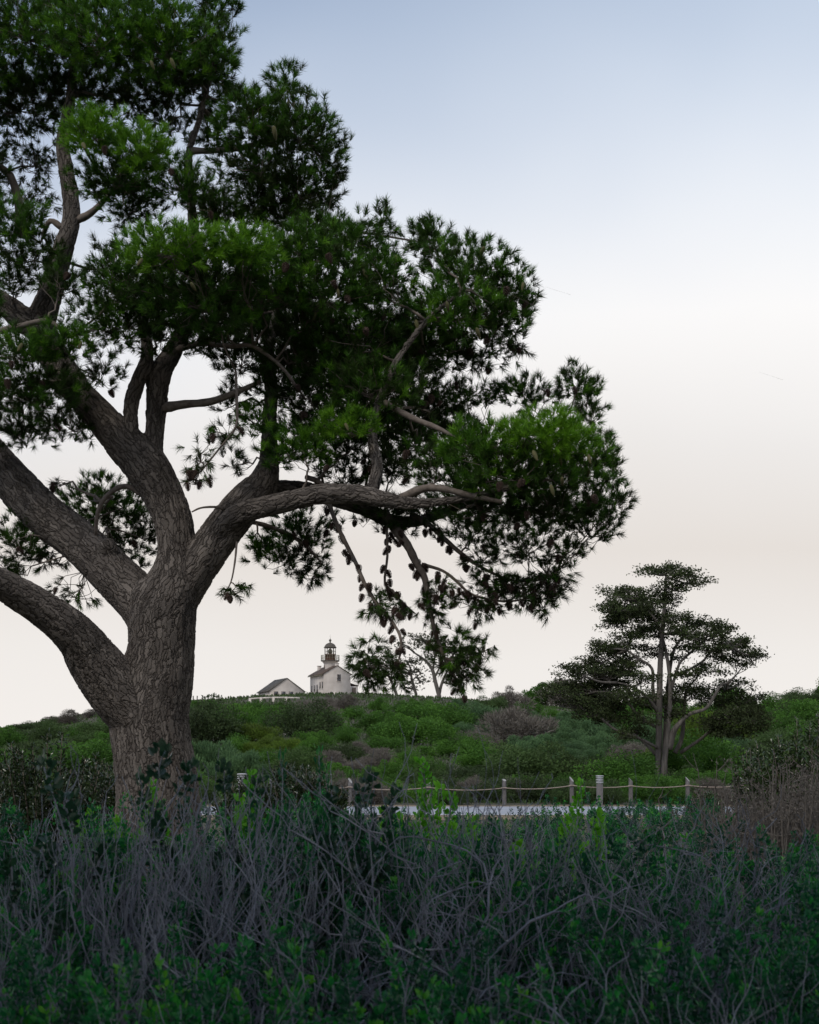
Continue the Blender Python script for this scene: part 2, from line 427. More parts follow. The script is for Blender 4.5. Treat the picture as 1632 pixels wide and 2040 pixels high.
# ------------------------------------------------------------------ leaf / needle generators
def rand_dirs(n):
    return nrm(rng.normal(size=(n, 3)))
def cards(pos, axis, length, width, tone=None, fold=0.25, oval=False):
    """folded diamond leaves: pos base, axis direction"""
    n = len(pos); axis = nrm(axis)
    side = nrm(np.cross(axis, rand_dirs(n))); up = np.cross(side, axis)
    if oval:
        L = np.broadcast_to(length, (n,))[:, None]; W = np.broadcast_to(width, (n,))[:, None]
        pt = lambda t, w, f: pos + axis * L * t + side * W * w + up * W * f
        V = np.stack([pt(0, 0, 0), pt(.3, .42, fold), pt(.66, .46, fold), pt(1, 0, -.15), pt(.66, -.46, fold), pt(.3, -.42, fold)], 1).reshape(-1, 3)
        k = np.arange(n)[:, None] * 6
        T = np.concatenate([k + np.array(q) for q in ([0, 1, 2], [0, 2, 3], [0, 3, 4], [0, 4, 5])], 1).reshape(-1, 3)
        tn = np.repeat(rng.random(n) if tone is None else np.broadcast_to(tone, (n,)), 4)
        return V, T, tn
    L = np.broadcast_to(length, (n,))[:, None]; W = np.broadcast_to(width, (n,))[:, None]
    a = pos; c = pos + axis * L
    mid = pos + axis * L * 0.5
    b = mid + side * W * 0.5 + up * W * fold; d = mid - side * W * 0.5 + up * W * fold
    V = np.stack([a, b, c, d], 1).reshape(-1, 3)
    k = np.arange(n)[:, None] * 4
    T = np.concatenate([k + np.array([0, 1, 2]), k + np.array([0, 2, 3])], 1).reshape(-1, 3)
    tn = np.repeat(rng.random(n) if tone is None else np.broadcast_to(tone, (n,)), 2)
    return V, T, tn
def tufts(pos, axis, tone, k=44, length=0.100, spread=(0.3, 1.05), shoot=0.07, width=0.0045):
    n = len(pos); axis = nrm(axis)
    a = np.repeat(axis, k, 0); N = n * k
    side = nrm(np.cross(a, rand_dirs(N)))
    ang = rng.uniform(spread[0], spread[1], N)[:, None]
    d = a * np.cos(ang) + side * np.sin(ang)
    base = np.repeat(pos, k, 0) + a * (rng.random(N)[:, None] - 0.4) * shoot
    L = (length * rng.uniform(0.7, 1.15, N))[:, None]
    w = nrm(np.cross(d, rand_dirs(N))) * width * 0.5
    tip = base + d * L + np.array([0, 0, -0.006])
    V = np.stack([base - w, base + w, tip], 1).reshape(-1, 3)
    T = np.arange(N * 3).reshape(-1, 3)
    return V, T, np.repeat(tone, k)
def wobble_line(a, b, n=5, amp=0.08, sag=0.0):
    a = np.asarray(a, float); b = np.asarray(b, float); t = np.linspace(0, 1, n)[:, None]
    p = a + (b - a) * t; L = np.linalg.norm(b - a)
    off = rng.normal(size=(n, 3)) * amp * L * np.sin(t * math.pi)
    p = p + off; p[:, 2] += (sag * L * np.sin(t * math.pi))[:, 0]
    return p

# ------------------------------------------------------------------ the big pine
DP = 17.0
def build_pine():
    root = empty('pine_tree', P(316, 1800, DP))
    inv = -np.array(root.location)
    tag(root, 'huge spreading pine with forked fissured trunk and cone-laden boughs', 'tree')
    def path(rows, per=5):
        s = smooth_path(rows, per)
        pts = np.array([P(u, v, DP + d) for u, v, w, d in s]); rad = np.array([px(w, DP + d) * 0.5 for u, v, w, d in s])
        return pts, np.maximum(rad, 0.004)
    main = [
        [(320, 1815, 250, 0), (318, 1740, 205, 0), (315, 1640, 172, 0), (313, 1560, 162, 0), (302, 1480, 156, 0), (296, 1420, 158, 0), (312, 1350, 146, 0), (322, 1290, 132, 0), (325, 1220, 132, 0), (348, 1150, 100, 0), (353, 1100, 76, .02), (345, 1040, 76, .05), (322, 980, 80, .1), (288, 925, 88, .1), (240, 875, 74, .1), (195, 825, 62, .2), (150, 775, 56, .3), (105, 705, 60, .4), (82, 650, 58, .5), (98, 592, 48, .5), (122, 506, 40, .5), (140, 450, 34, .5), (141, 400, 31, .5), (132, 340, 29, .5), (125, 280, 24, .6), (140, 200, 19, .7), (150, 110, 15, .7), (170, 20, 10, .8), (180, -60, 6, .8)],
        [(300, 1440, 120, -.1), (240, 1385, 118, -.15), (188, 1318, 104, -.3), (150, 1265, 84, -.5), (85, 1213, 72, -.7), (0, 1163, 60, -1.0), (-90, 1125, 54, -1.3), (-190, 1060, 46, -1.6), (-280, 960, 36, -1.9)],
        [(322, 1270, 100, .05), (285, 1205, 96, .1), (232, 1150, 92, .2), (165, 1085, 84, .4), (85, 1022, 84, .6), (15, 948, 78, .8), (-50, 870, 70, 1.0), (-110, 780, 60, 1.1), (-150, 660, 50, 1.2), (-160, 520, 40, 1.2), (-140, 380, 30, 1.2), (-130, 220, 22, 1.2)],
        [(335, 1210, 100, .05), (385, 1140, 82, 0), (420, 1090, 78, -.05), (455, 1042, 76, -.1), (492, 998, 70, -.1), (525, 962, 60, -.05), (536, 915, 36, 0), (536, 850, 29, .1), (541, 780, 25, .2), (536, 700, 20, .3), (552, 620, 16, .4), (580, 540, 12, .4)],
        [(425, 1075, 40, -.15), (470, 1028, 42, -.3), (560, 1002, 38, -.5), (640, 985, 38, -.7), (715, 985, 37, -.8), (770, 996, 30, -.9), (830, 1003, 20, -1.0), (890, 998, 15, -1.1), (960, 985, 12, -1.2), (1060, 960, 10, -1.3)],
        [(500, 985, 45, 0), (570, 975, 36, .3), (640, 985, 34, .5), (720, 1010, 30, .7), (790, 1040, 24, .7), (860, 1030, 18, .8), (960, 990, 14, 1.0), (1080, 940, 10, 1.2)],
        [(288, 905, 46, .05), (264, 868, 31, 0), (261, 810, 28, 0), (274, 762, 28, 0), (292, 715, 24, 0), (290, 660, 18, .1), (270, 600, 12, .1)],
        [(300, 915, 50, .1), (307, 868, 36, .1), (312, 805, 40, .1), (318, 748, 44, .1), (345, 700, 34, .2), (372, 640, 28, .2), (392, 560, 24, .3), (388, 470, 20, .3), (380, 400, 18, .3), (376, 310, 14, .3), (400, 230, 11, .3), (420, 150, 8, .4)],
        [(740, 985, 26, -.8), (752, 930, 22, -.7), (742, 870, 17, -.6), (755, 800, 14, -.6), (790, 720, 12, -.6), (850, 640, 10, -.6), (920, 580, 8, -.6)],
        [(90, 660, 52, .5), (45, 635, 50, .5), (0, 598, 38, .6), (-60, 560, 30, .7)],
    ]
    mb = MB(); sk = []
    for rows in main:
        pts, rad = path(rows)
        mb.tube(pts, rad, 14)
        sk.append((pts, rad))
    # burls and root swellings
    for (u, v, r, d) in [(152, 1302, 22, -.50), (215, 1092, 20, .1), (300, 1195, 46, -.02), (322, 1225, 60, -.05), (360, 1180, 40, 0)]:
        c = P(u, v, DP + d); rr = px(r, DP)
        t = np.linspace(-1, 1, 7); mb.tube(np.stack([c[0] + 0 * t, c[1] + 0 * t, c[2] + t * rr], -1), np.sqrt(np.maximum(1 - t * t, 0.02)) * rr, 10)
    for k in range(7):
        a = k * 0.9 + 0.3; b = P(318, 1790, DP)
        pts = np.array([b + np.array([0, 0, .45]), b + np.array([.30 * math.cos(a), .30 * math.sin(a), .22]), b + np.array([.85 * math.cos(a), .85 * math.sin(a), -.06])])
        mb.tube(pts, [.3, .24, .07], 10)
    raw = mb.mesh('trunk_raw', M_bark)
    ro = bpy.data.objects.new('trunk_raw', raw); COL.objects.link(ro)
    md = ro.modifiers.new('r', 'REMESH'); md.mode = 'VOXEL'; md.voxel_size = 0.0163
    sm = ro.modifiers.new('s', 'SMOOTH'); sm.factor = 0.6; sm.iterations = 8
    dg = bpy.context.evaluated_depsgraph_get()
    me = bpy.data.meshes.new_from_object(ro.evaluated_get(dg))
    bpy.data.objects.remove(ro); bpy.data.meshes.remove(raw)
    nv = len(me.vertices); co = np.empty(nv * 3, np.float32); me.vertices.foreach_get('co', co); co = co.reshape(-1, 3).astype(float)
    nodes, frames, arc, idx = [], [], [], 0
    for bi, (pts, rad) in enumerate(sk):
        tan = nrm(np.gradient(pts, axis=0)); s = np.concatenate([[0], np.cumsum(np.linalg.norm(np.diff(pts, axis=0), axis=1))])
        a = nrm(np.cross(tan, [0.2, 1, 0.1])); b = np.cross(tan, a)
        for i in range(len(pts)):
            nodes.append((*pts[i], rad[i])); frames.append((tan[i], a[i], b[i])); arc.append(s[i] + bi * 13.7)
    nodes = np.array(nodes); fr = np.array(frames); arc = np.array(arc)
    best = np.full(nv, 1e9); bidx = np.zeros(nv, int)
    for i in range(len(nodes)):
        d = np.linalg.norm(co - nodes[i, :3], axis=1) - nodes[i, 3]
        m_ = d < best; best[m_] = d[m_]; bidx[m_] = i
    rel = co - nodes[bidx, :3]
    bark = np.stack([(rel * fr[bidx, 1]).sum(1), (rel * fr[bidx, 2]).sum(1), arc[bidx] + (rel * fr[bidx, 0]).sum(1)], -1)
    at = me.attributes.new('bark', 'FLOAT_VECTOR', 'POINT'); at.data.foreach_set('vector', bark.astype(np.float32).ravel())
    co2 = (co + inv).astype(np.float32); me.vertices.foreach_set('co', co2.ravel())
    me.polygons.foreach_set('use_smooth', np.ones(len(me.polygons), bool))
    me.materials.clear(); me.materials.append(M_bark); me.update()
    obj('trunk', me, root)
    # boughs, each its own part
    boughs = [
        [(300, 822, 16, .1), (318, 815, 24, .1), (340, 810, 20, .05), (370, 805, 17, 0), (420, 800, 15, -.1), (470, 782, 12, -.2), (520, 760, 9, -.2)],
        [(800, 992, 18, -.95), (845, 973, 16, -1.0), (885, 974, 14, -1.1), (930, 985, 12, -1.2), (1000, 1000, 9, -1.3)],
        [(610, 950, 11, .2), (640, 965, 10, .1), (662, 1022, 9, 0), (681, 1067, 9, -.1), (710, 1124, 9, -.2), (726, 1162, 8, -.3), (748, 1198, 8, -.3), (774, 1229, 7, -.3), (796, 1264, 6, -.4), (799, 1295, 5, -.4), (790, 1330, 3, -.4)],
        [(771, 1030, 7, .6), (771, 1057, 6, .5), (772, 1108, 5, .4), (767, 1160, 5, .4), (783, 1178, 5, .4), (799, 1197, 4, .3), (828, 1223, 3, .3)],
        [(765, 1020, 22, .6), (783, 1048, 20, .6), (812, 1086, 18, .4), (831, 1124, 16, .3), (847, 1153, 14, .2), (853, 1191, 10, .1), (863, 1242, 9, 0), (876, 1287, 8, 0), (895, 1330, 5, 0), (915, 1360, 3, 0)],
        [(820, 1025, 14, .7), (850, 1041, 11, .6), (882, 1070, 10, .5), (911, 1096, 9, .4), (940, 1118, 8, .3), (978, 1140, 6, .2), (1022, 1156, 5, .1), (1070, 1156, 4, 0), (1110, 1140, 3, 0)],
        [(841, 1124, 8, .3), (882, 1137, 6, .2), (911, 1159, 6, .1), (936, 1182, 5, .1), (975, 1194, 5, 0), (1016, 1198, 4, 0), (1060, 1190, 3, 0)],
        [(190, 1070, 6, .2), (195, 1020, 9, .1), (215, 985, 10, .1), (250, 968, 11, .1), (285, 985, 12, .1)],
        [(445, 1013, 7, -.3), (425, 1010, 5, -.4), (400, 1012, 4, -.4), (382, 1020, 3, -.4)],
        [(338, 705, 12, .18), (352, 698, 16, .15), (375, 690, 13, .1), (405, 684, 11, .0), (460, 690, 9, -.3), (505, 690, 8, -.4), (560, 730, 7, -.5), (590, 770, 6, -.5)],
        [(150, 440, 18, .5), (180, 425, 13, .4), (215, 390, 10, .2), (250, 340, 8, 0)],
        [(125, 455, 14, .5), (100, 440, 11, .5), (85, 470, 8, .6)],
        [(60, 700, 16, .4), (130, 755, 9, 0), (60, 760, 7, -.3)],
        [(45, 470, 20, .9), (36, 400, 18, .9), (20, 350, 16, .9), (-10, 320, 14, .9), (-40, 250, 12, .9)],
        [(905, 870, 5, -1.0), (870, 852, 10, -.9), (820, 832, 13, -.7), (765, 802, 14, -.6)],
        [(0, 660, 14, -.8), (40, 650, 12, -.8), (95, 640, 11, -.7), (140, 670, 8, -.7)],
        [(376, 300, 14, .3), (430, 300, 11, .3), (500, 290, 10, .3), (560, 260, 8, .3), (575, 200, 5, .3)],
        [(480, 1035, 10, .3), (540, 1050, 9, .5), (600, 1080, 7, .7), (640, 1120, 4, .7)],
        [(472, 1080, 5, -.3), (468, 1120, 4, -.4), (460, 1160, 3, -.4), (445, 1185, 2, -.4)],
        [(470, 740, 5, -.7), (472, 800, 6, -.7), (470, 850, 5, -.7), (440, 890, 4, -.7), (400, 940, 3, -.7)],
    ]
    for rows in boughs:
        pts, rad = path(rows, 4)
        b = MB(); b.tube(pts + inv, rad * rng.uniform(0.92, 1.1, len(rad)), 7)
        obj('branch', b.mesh('branch', M_twig, True), root)
        sk.append((pts, rad))
    allpts = np.concatenate([s[0] for s in sk]); allrad = np.concatenate([s[1] for s in sk])
    usable = np.nonzero(allrad < 0.14)[0]
    # foliage clumps: u, v, half width, half height (photo pixels), depth offset (m), density, brightness (sunlit highlights painted into needle colour)
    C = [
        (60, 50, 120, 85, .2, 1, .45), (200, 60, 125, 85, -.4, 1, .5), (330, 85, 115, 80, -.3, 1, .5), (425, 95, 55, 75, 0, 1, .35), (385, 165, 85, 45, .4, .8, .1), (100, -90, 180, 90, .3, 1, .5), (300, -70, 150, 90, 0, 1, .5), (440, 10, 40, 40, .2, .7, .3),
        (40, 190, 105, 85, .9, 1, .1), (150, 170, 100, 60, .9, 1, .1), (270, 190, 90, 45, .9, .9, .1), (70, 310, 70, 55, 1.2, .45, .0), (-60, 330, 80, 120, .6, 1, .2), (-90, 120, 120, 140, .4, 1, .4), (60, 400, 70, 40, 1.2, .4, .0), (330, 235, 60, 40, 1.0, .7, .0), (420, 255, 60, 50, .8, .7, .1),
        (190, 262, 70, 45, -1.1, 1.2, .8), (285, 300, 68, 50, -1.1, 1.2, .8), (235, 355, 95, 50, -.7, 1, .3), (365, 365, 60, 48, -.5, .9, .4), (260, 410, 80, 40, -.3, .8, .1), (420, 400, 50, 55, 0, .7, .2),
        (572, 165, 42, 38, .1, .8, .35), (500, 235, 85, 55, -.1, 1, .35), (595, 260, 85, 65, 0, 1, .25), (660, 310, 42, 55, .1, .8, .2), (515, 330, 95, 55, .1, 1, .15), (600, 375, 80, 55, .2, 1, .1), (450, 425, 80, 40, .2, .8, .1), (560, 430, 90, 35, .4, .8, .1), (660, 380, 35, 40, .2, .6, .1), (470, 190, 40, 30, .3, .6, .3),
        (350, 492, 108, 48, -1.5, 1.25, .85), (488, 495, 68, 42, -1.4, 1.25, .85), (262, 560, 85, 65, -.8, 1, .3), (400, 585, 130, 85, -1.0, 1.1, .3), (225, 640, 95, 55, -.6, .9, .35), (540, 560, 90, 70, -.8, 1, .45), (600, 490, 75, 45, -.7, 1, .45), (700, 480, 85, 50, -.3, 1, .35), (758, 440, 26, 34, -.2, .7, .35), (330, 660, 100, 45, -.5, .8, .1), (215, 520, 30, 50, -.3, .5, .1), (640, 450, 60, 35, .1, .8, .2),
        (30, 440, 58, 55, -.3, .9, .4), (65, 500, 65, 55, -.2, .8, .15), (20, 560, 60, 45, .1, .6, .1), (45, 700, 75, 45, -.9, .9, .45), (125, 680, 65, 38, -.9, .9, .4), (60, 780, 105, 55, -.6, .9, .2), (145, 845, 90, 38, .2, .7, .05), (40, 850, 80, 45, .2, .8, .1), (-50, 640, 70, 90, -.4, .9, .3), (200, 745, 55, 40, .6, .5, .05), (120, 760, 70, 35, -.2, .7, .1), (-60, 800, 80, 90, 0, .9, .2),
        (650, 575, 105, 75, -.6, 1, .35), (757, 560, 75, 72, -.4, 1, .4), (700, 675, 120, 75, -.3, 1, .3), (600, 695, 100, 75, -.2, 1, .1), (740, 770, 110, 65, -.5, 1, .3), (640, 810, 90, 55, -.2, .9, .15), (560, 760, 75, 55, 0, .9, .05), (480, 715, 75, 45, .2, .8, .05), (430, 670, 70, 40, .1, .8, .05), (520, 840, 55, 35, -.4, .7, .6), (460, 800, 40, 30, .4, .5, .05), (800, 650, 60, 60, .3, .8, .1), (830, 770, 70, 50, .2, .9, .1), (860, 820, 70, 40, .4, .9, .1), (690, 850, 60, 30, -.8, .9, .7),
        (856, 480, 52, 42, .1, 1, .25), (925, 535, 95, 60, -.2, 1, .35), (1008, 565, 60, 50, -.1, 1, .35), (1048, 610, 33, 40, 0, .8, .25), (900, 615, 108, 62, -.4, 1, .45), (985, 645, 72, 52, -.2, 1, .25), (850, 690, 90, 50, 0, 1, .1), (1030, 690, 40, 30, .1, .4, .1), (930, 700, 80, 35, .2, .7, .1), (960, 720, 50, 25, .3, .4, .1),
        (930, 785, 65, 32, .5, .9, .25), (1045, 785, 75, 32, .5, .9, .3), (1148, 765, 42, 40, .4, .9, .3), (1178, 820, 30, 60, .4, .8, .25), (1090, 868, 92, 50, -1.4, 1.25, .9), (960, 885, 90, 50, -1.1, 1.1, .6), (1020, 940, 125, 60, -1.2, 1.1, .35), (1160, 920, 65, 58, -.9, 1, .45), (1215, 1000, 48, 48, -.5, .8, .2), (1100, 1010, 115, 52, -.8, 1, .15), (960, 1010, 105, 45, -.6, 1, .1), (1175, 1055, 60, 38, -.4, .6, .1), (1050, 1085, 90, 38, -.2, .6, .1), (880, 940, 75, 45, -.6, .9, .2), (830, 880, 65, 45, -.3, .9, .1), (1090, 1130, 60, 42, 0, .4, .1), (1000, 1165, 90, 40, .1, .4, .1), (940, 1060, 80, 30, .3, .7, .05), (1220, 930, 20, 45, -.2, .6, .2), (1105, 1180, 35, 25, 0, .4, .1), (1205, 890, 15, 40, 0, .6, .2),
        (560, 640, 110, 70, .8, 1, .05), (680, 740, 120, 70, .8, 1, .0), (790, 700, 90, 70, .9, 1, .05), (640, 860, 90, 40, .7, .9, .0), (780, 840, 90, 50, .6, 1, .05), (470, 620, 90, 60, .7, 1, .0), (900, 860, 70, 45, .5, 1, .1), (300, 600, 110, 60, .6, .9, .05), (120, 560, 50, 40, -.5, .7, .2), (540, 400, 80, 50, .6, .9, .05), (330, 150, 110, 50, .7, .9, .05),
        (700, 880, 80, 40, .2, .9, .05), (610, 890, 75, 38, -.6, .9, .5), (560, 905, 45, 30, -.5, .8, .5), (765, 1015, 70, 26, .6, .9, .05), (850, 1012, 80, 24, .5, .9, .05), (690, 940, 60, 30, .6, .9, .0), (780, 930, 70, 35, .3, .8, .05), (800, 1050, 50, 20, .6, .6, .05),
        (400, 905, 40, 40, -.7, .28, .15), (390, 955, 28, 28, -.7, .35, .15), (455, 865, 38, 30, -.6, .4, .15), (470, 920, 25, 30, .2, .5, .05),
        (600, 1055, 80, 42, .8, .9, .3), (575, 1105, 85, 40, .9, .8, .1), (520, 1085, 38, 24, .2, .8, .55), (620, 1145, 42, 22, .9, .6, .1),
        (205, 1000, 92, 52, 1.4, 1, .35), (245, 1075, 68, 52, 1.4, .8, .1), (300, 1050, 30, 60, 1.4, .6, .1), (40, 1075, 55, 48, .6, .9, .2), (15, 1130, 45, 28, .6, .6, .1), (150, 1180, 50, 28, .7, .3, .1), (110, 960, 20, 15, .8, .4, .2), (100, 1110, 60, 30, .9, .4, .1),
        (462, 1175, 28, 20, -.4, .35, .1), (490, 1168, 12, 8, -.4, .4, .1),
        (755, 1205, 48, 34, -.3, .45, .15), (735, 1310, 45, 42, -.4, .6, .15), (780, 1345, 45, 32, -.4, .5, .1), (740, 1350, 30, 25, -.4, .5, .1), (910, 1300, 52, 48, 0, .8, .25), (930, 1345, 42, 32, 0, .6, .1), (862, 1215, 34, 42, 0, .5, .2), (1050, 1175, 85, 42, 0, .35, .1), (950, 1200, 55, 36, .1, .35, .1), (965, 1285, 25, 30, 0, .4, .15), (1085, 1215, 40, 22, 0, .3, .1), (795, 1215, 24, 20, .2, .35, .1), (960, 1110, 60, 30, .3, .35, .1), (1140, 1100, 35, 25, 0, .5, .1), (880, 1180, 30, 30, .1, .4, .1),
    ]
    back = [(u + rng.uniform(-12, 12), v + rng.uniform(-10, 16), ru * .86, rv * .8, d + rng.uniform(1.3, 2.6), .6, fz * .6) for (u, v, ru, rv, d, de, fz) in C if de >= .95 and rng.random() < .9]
    NFRONT = len(C); C = C + back
    tw = MB(); cone_spots = []
    crown = empty('crown', (0, 0, 0))
    clump_meshes = []
    for ci, (u, v, ru, rv, d, dens, lit_tone) in enumerate(C):
        D = DP + d; c = P(u, v, D); a, b = px(ru * 1.05, D), px(rv * 1.08, D); r = (a + b) * 0.5
        n = max(6, int(dens * (0.043 if ci < NFRONT else .026) * (1.2 if v > 1120 else 1.0) * ru * rv + 8 * dens))
        dr = rand_dirs(n); sparse = dens < .5
        rad = rng.random(n) ** (0.45 if not sparse else 0.6)
        lump = 1 + 0.16 * np.sin(dr[:, 0] * 5 + ci) * np.cos(dr[:, 2] * 4 + ci * 1.7)
        off = dr * (rad * lump)[:, None] * np.array([a, r * .9, b])
        pos = c + off
        droop = -0.25 if (v > 1120 or sparse) else 0.75
        ax = dr * .75 * np.array([1, 1, .7]) + np.array([0, 0, droop]) + rng.normal(size=(n, 3)) * .32
        tone = np.clip(lit_tone + rng.normal(size=n) * .22 + 0.04, 0, 1)
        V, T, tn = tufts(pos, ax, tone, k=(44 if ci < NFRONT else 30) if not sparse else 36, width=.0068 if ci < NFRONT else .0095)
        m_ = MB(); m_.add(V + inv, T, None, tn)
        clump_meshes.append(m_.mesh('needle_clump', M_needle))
        # twig work reaching into the clump
        near = usable[np.argmin(np.linalg.norm(allpts[usable] - c, axis=1) + 0.25 * np.maximum(allpts[usable, 2] - c[2], 0))]
        s0 = allpts[near]; L = np.linalg.norm(c - s0)
        hub = c + np.array([0, 0, -b * .35])
        if L > 0.15:
            ln = wobble_line(s0, hub, 7, .06, .05 if v < 1100 else -.04); r0 = min(allrad[near] * .7, .010 + .012 * L)
            tw.tube(ln + inv, np.linspace(max(r0, .008), .006, 7), 5)
        else:
            ln = np.array([s0, hub])
        for k in rng.choice(n, size=min(n, int(6 + n * (.10 if not sparse else .6))), replace=False):
            q = ln[rng.integers(len(ln) // 2, len(ln))] if rng.random() < .5 else hub
            tw.tube(wobble_line(q, pos[k], 4, .10, -.05) + inv, np.linspace(.0055, .003, 4), 3, False)
        # cones
        nc = rng.poisson(0.00028 * ru * rv * (1 if dens > .5 else 1.6) + (1.2 if sparse else .3)) if ci < len(C) - len(back) else 0
        for k in rng.choice(n, size=min(n, nc), replace=False):
            cone_spots.append((pos[k] + np.array([0, -.15, -.05]), (lit_tone > .3 and rng.random() < .55)))
    co_ = obj('crown', tw.mesh('crown_twigs', M_twig), root)
    bpy.data.objects.remove(crown)
    co_.name = 'crown'
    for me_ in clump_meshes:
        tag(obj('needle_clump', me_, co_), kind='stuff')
    # cones along the hanging boughs
    for bi in (2, 3, 4, 5, 6):
        pts, rad = sk[len(main) + bi]
        for i in range(3, len(pts)):
            if rng.random() < .85:
                cone_spots.append((pts[i] + rng.normal(size=3) * .035 + np.array([0, 0, -.03]), False))
    # known cones seen on the outer pads
    for (u, v, d, g_) in [(997, 960, -1.9, 0), (1182, 985, -1.5, 0), (208, 290, -1.6, 0), (340, 338, -1.6, 0), (570, 525, -1.6, 0), (420, 420, -.6, 0), (1097, 965, -1.9, 1), (1120, 950, -1.9, 1), (380, 562, -2.1, 1), (284, 515, -2.2, 1), (165, 285, -1.6, 1), (1172, 905, -1.6, 1), (545, 250, -.8, 1), (340, 115, -1.2, 1), (300, 120, -1.2, 1), (890, 600, -1.2, 1), (1143, 770, -.1, 0), (690, 590, -1.5, 0), (1010, 570, -.7, 0)]:
        cone_spots.append((P(u, v, DP + d), bool(g_)))
    cone_me, green_me = make_cones()
    for p, green in cone_spots[::-1][:300]:
        o = obj('pine_cone', green_me if green else cone_me, root, p + inv)
        s = rng.uniform(.68, .98)
        o.scale = (s, s, s); o.rotation_euler = (rng.uniform(-.7, .7), rng.uniform(-.7, .7), rng.uniform(0, 6.28))
    return root
def make_cones():
    mb = MB()
    prof = [(0.01, .0), (.030, -.015), (.038, -.045), (.033, -.08), (.018, -.11), (.004, -.125)]
    for k in range(64):
        t = k / 63.0; a = k * 2.39996; z = -.008 - t * .112
        r = np.interp(t, [0, .3, .6, 1], [.026, .036, .030, .008])
        o_ = np.array([math.cos(a), math.sin(a), 0]); s_ = np.array([-math.sin(a), math.cos(a), 0])
        b = o_ * r * .45 + np.array([0, 0, z + .008]); w = .011 * (1 - .45 * t)
        tip = o_ * (r + .009) + np.array([0, 0, z - .004])
        V = [b + s_ * w * .6, b - s_ * w * .6, tip - s_ * w, tip + s_ * w, tip + o_ * .002 + np.array([0, 0, .007])]
        mb.add(V, [[2, 3, 4], [0, 4, 3], [1, 2, 4], [0, 1, 4]], [[0, 3, 2, 1]], t)
    pts = np.array([[0, 0, z] for r, z in prof]); mb.tube(pts, [r * .6 for r, z in prof], 8)
    a = mb.mesh('pine_cone', M_cone)
    mb = MB()
    pts = np.array([[0, 0, z * 1.25] for r, z in prof]); mb.tube(pts, [r * .72 for r, z in prof], 10)
    b = mb.mesh('closed_cone', M_gcone, True)
    return a, b
build_pine()

# ------------------------------------------------------------------ cypress and the trees by the lighthouse
def traced_tree(name, label, base_uv, D, stems, pads, bark, leaf, per_px, card_px, zfix=0.0, group=None, flat=.8, sides=7, depth=1.0, clustering=7):
    b = P(base_uv[0], base_uv[1], D); b[2] = float(terrain(b[0], b[1])) if D > 60 else 0
    root = empty(name, b); tag(root, label, 'tree', group)
    inv = -b; mb = MB(); nodes = []
    for si, rows in enumerate(stems):
        s = smooth_path([(u, v, w, dd) for u, v, w, dd in rows], 4)
        pts = np.array([P(u, v, D + dd) for u, v, w, dd in s]); rad = np.array([px(w, D + dd) * .5 for u, v, w, dd in s])
        if si == 0 or rows[0][1] >= base_uv[1] - 12:
            pts = np.vstack([[pts[0][0], pts[0][1], b[2] - .3], pts]); rad = np.concatenate([[rad[0] * 1.25], rad])
        mb.tube(pts + inv, np.maximum(rad, .02), sides); nodes.append(pts)
    nodes = np.concatenate(nodes)
    tw = MB(); clumps = []
    for pi, (u, v, ru, rv, dens) in enumerate(pads):
        dd = rng.uniform(-1, 1) * depth; Dp = D + dd; c = P(u, v, Dp); a, h = px(ru, Dp), px(rv * 1.12, Dp)
        near = nodes[np.argmin(np.linalg.norm((nodes - c) * np.array([1, .6, 1.2]), axis=1))]
        ln = smooth_path(wobble_line(near, c + np.array([0, 0, -h * .5]), 4, .04, -.03), 2)[:6]
        ln = np.vstack([ln[:5], c + np.array([0, 0, -h * .5])])
        tw.tube(ln + inv, np.linspace(px(3.0, D), px(1.2, D), 6), 4)
        nb = max(5, int(ru * rv * dens / 60 * 2.6))
        dr = rand_dirs(nb); rr = rng.random(nb) ** .5
        bc = c + dr * rr[:, None] * np.array([a, a * .8, h])
        bc[:, 2] = np.maximum(bc[:, 2], c[2] - h * .55)
        for q in bc[::2]:
            tw.tube(wobble_line(ln[rng.integers(3, 6)], q, 4, .08) + inv, px(.9, D), 3, False)
        k = clustering * 3; n = nb * k
        pos = np.repeat(bc, k, 0) + rng.normal(size=(n, 3)) * px(1, D) * np.array([7.5, 7.5, 3.2])
        ax = rand_dirs(n) * np.array([1, 1, flat]) + np.array([0, 0, .25])
        tone = np.clip(np.repeat(rng.random(nb), k) * .7 + rng.random(n) * .3, 0, 1)
        V, T, tn = cards(pos, ax, px(card_px, D) * rng.uniform(.7, 1.3, n), px(card_px * .55, D), tone)
        m_ = MB(); m_.add(V + inv, T, None, tn); clumps.append(m_.mesh('foliage_pad', leaf))
    obj('trunk', mb.mesh('trunk', bark, True), root)
    cr_ = obj('crown', tw.mesh('crown_twigs', bark), root)
    for me in clumps: tag(obj('foliage_pad', me, cr_), kind='stuff')
    return root
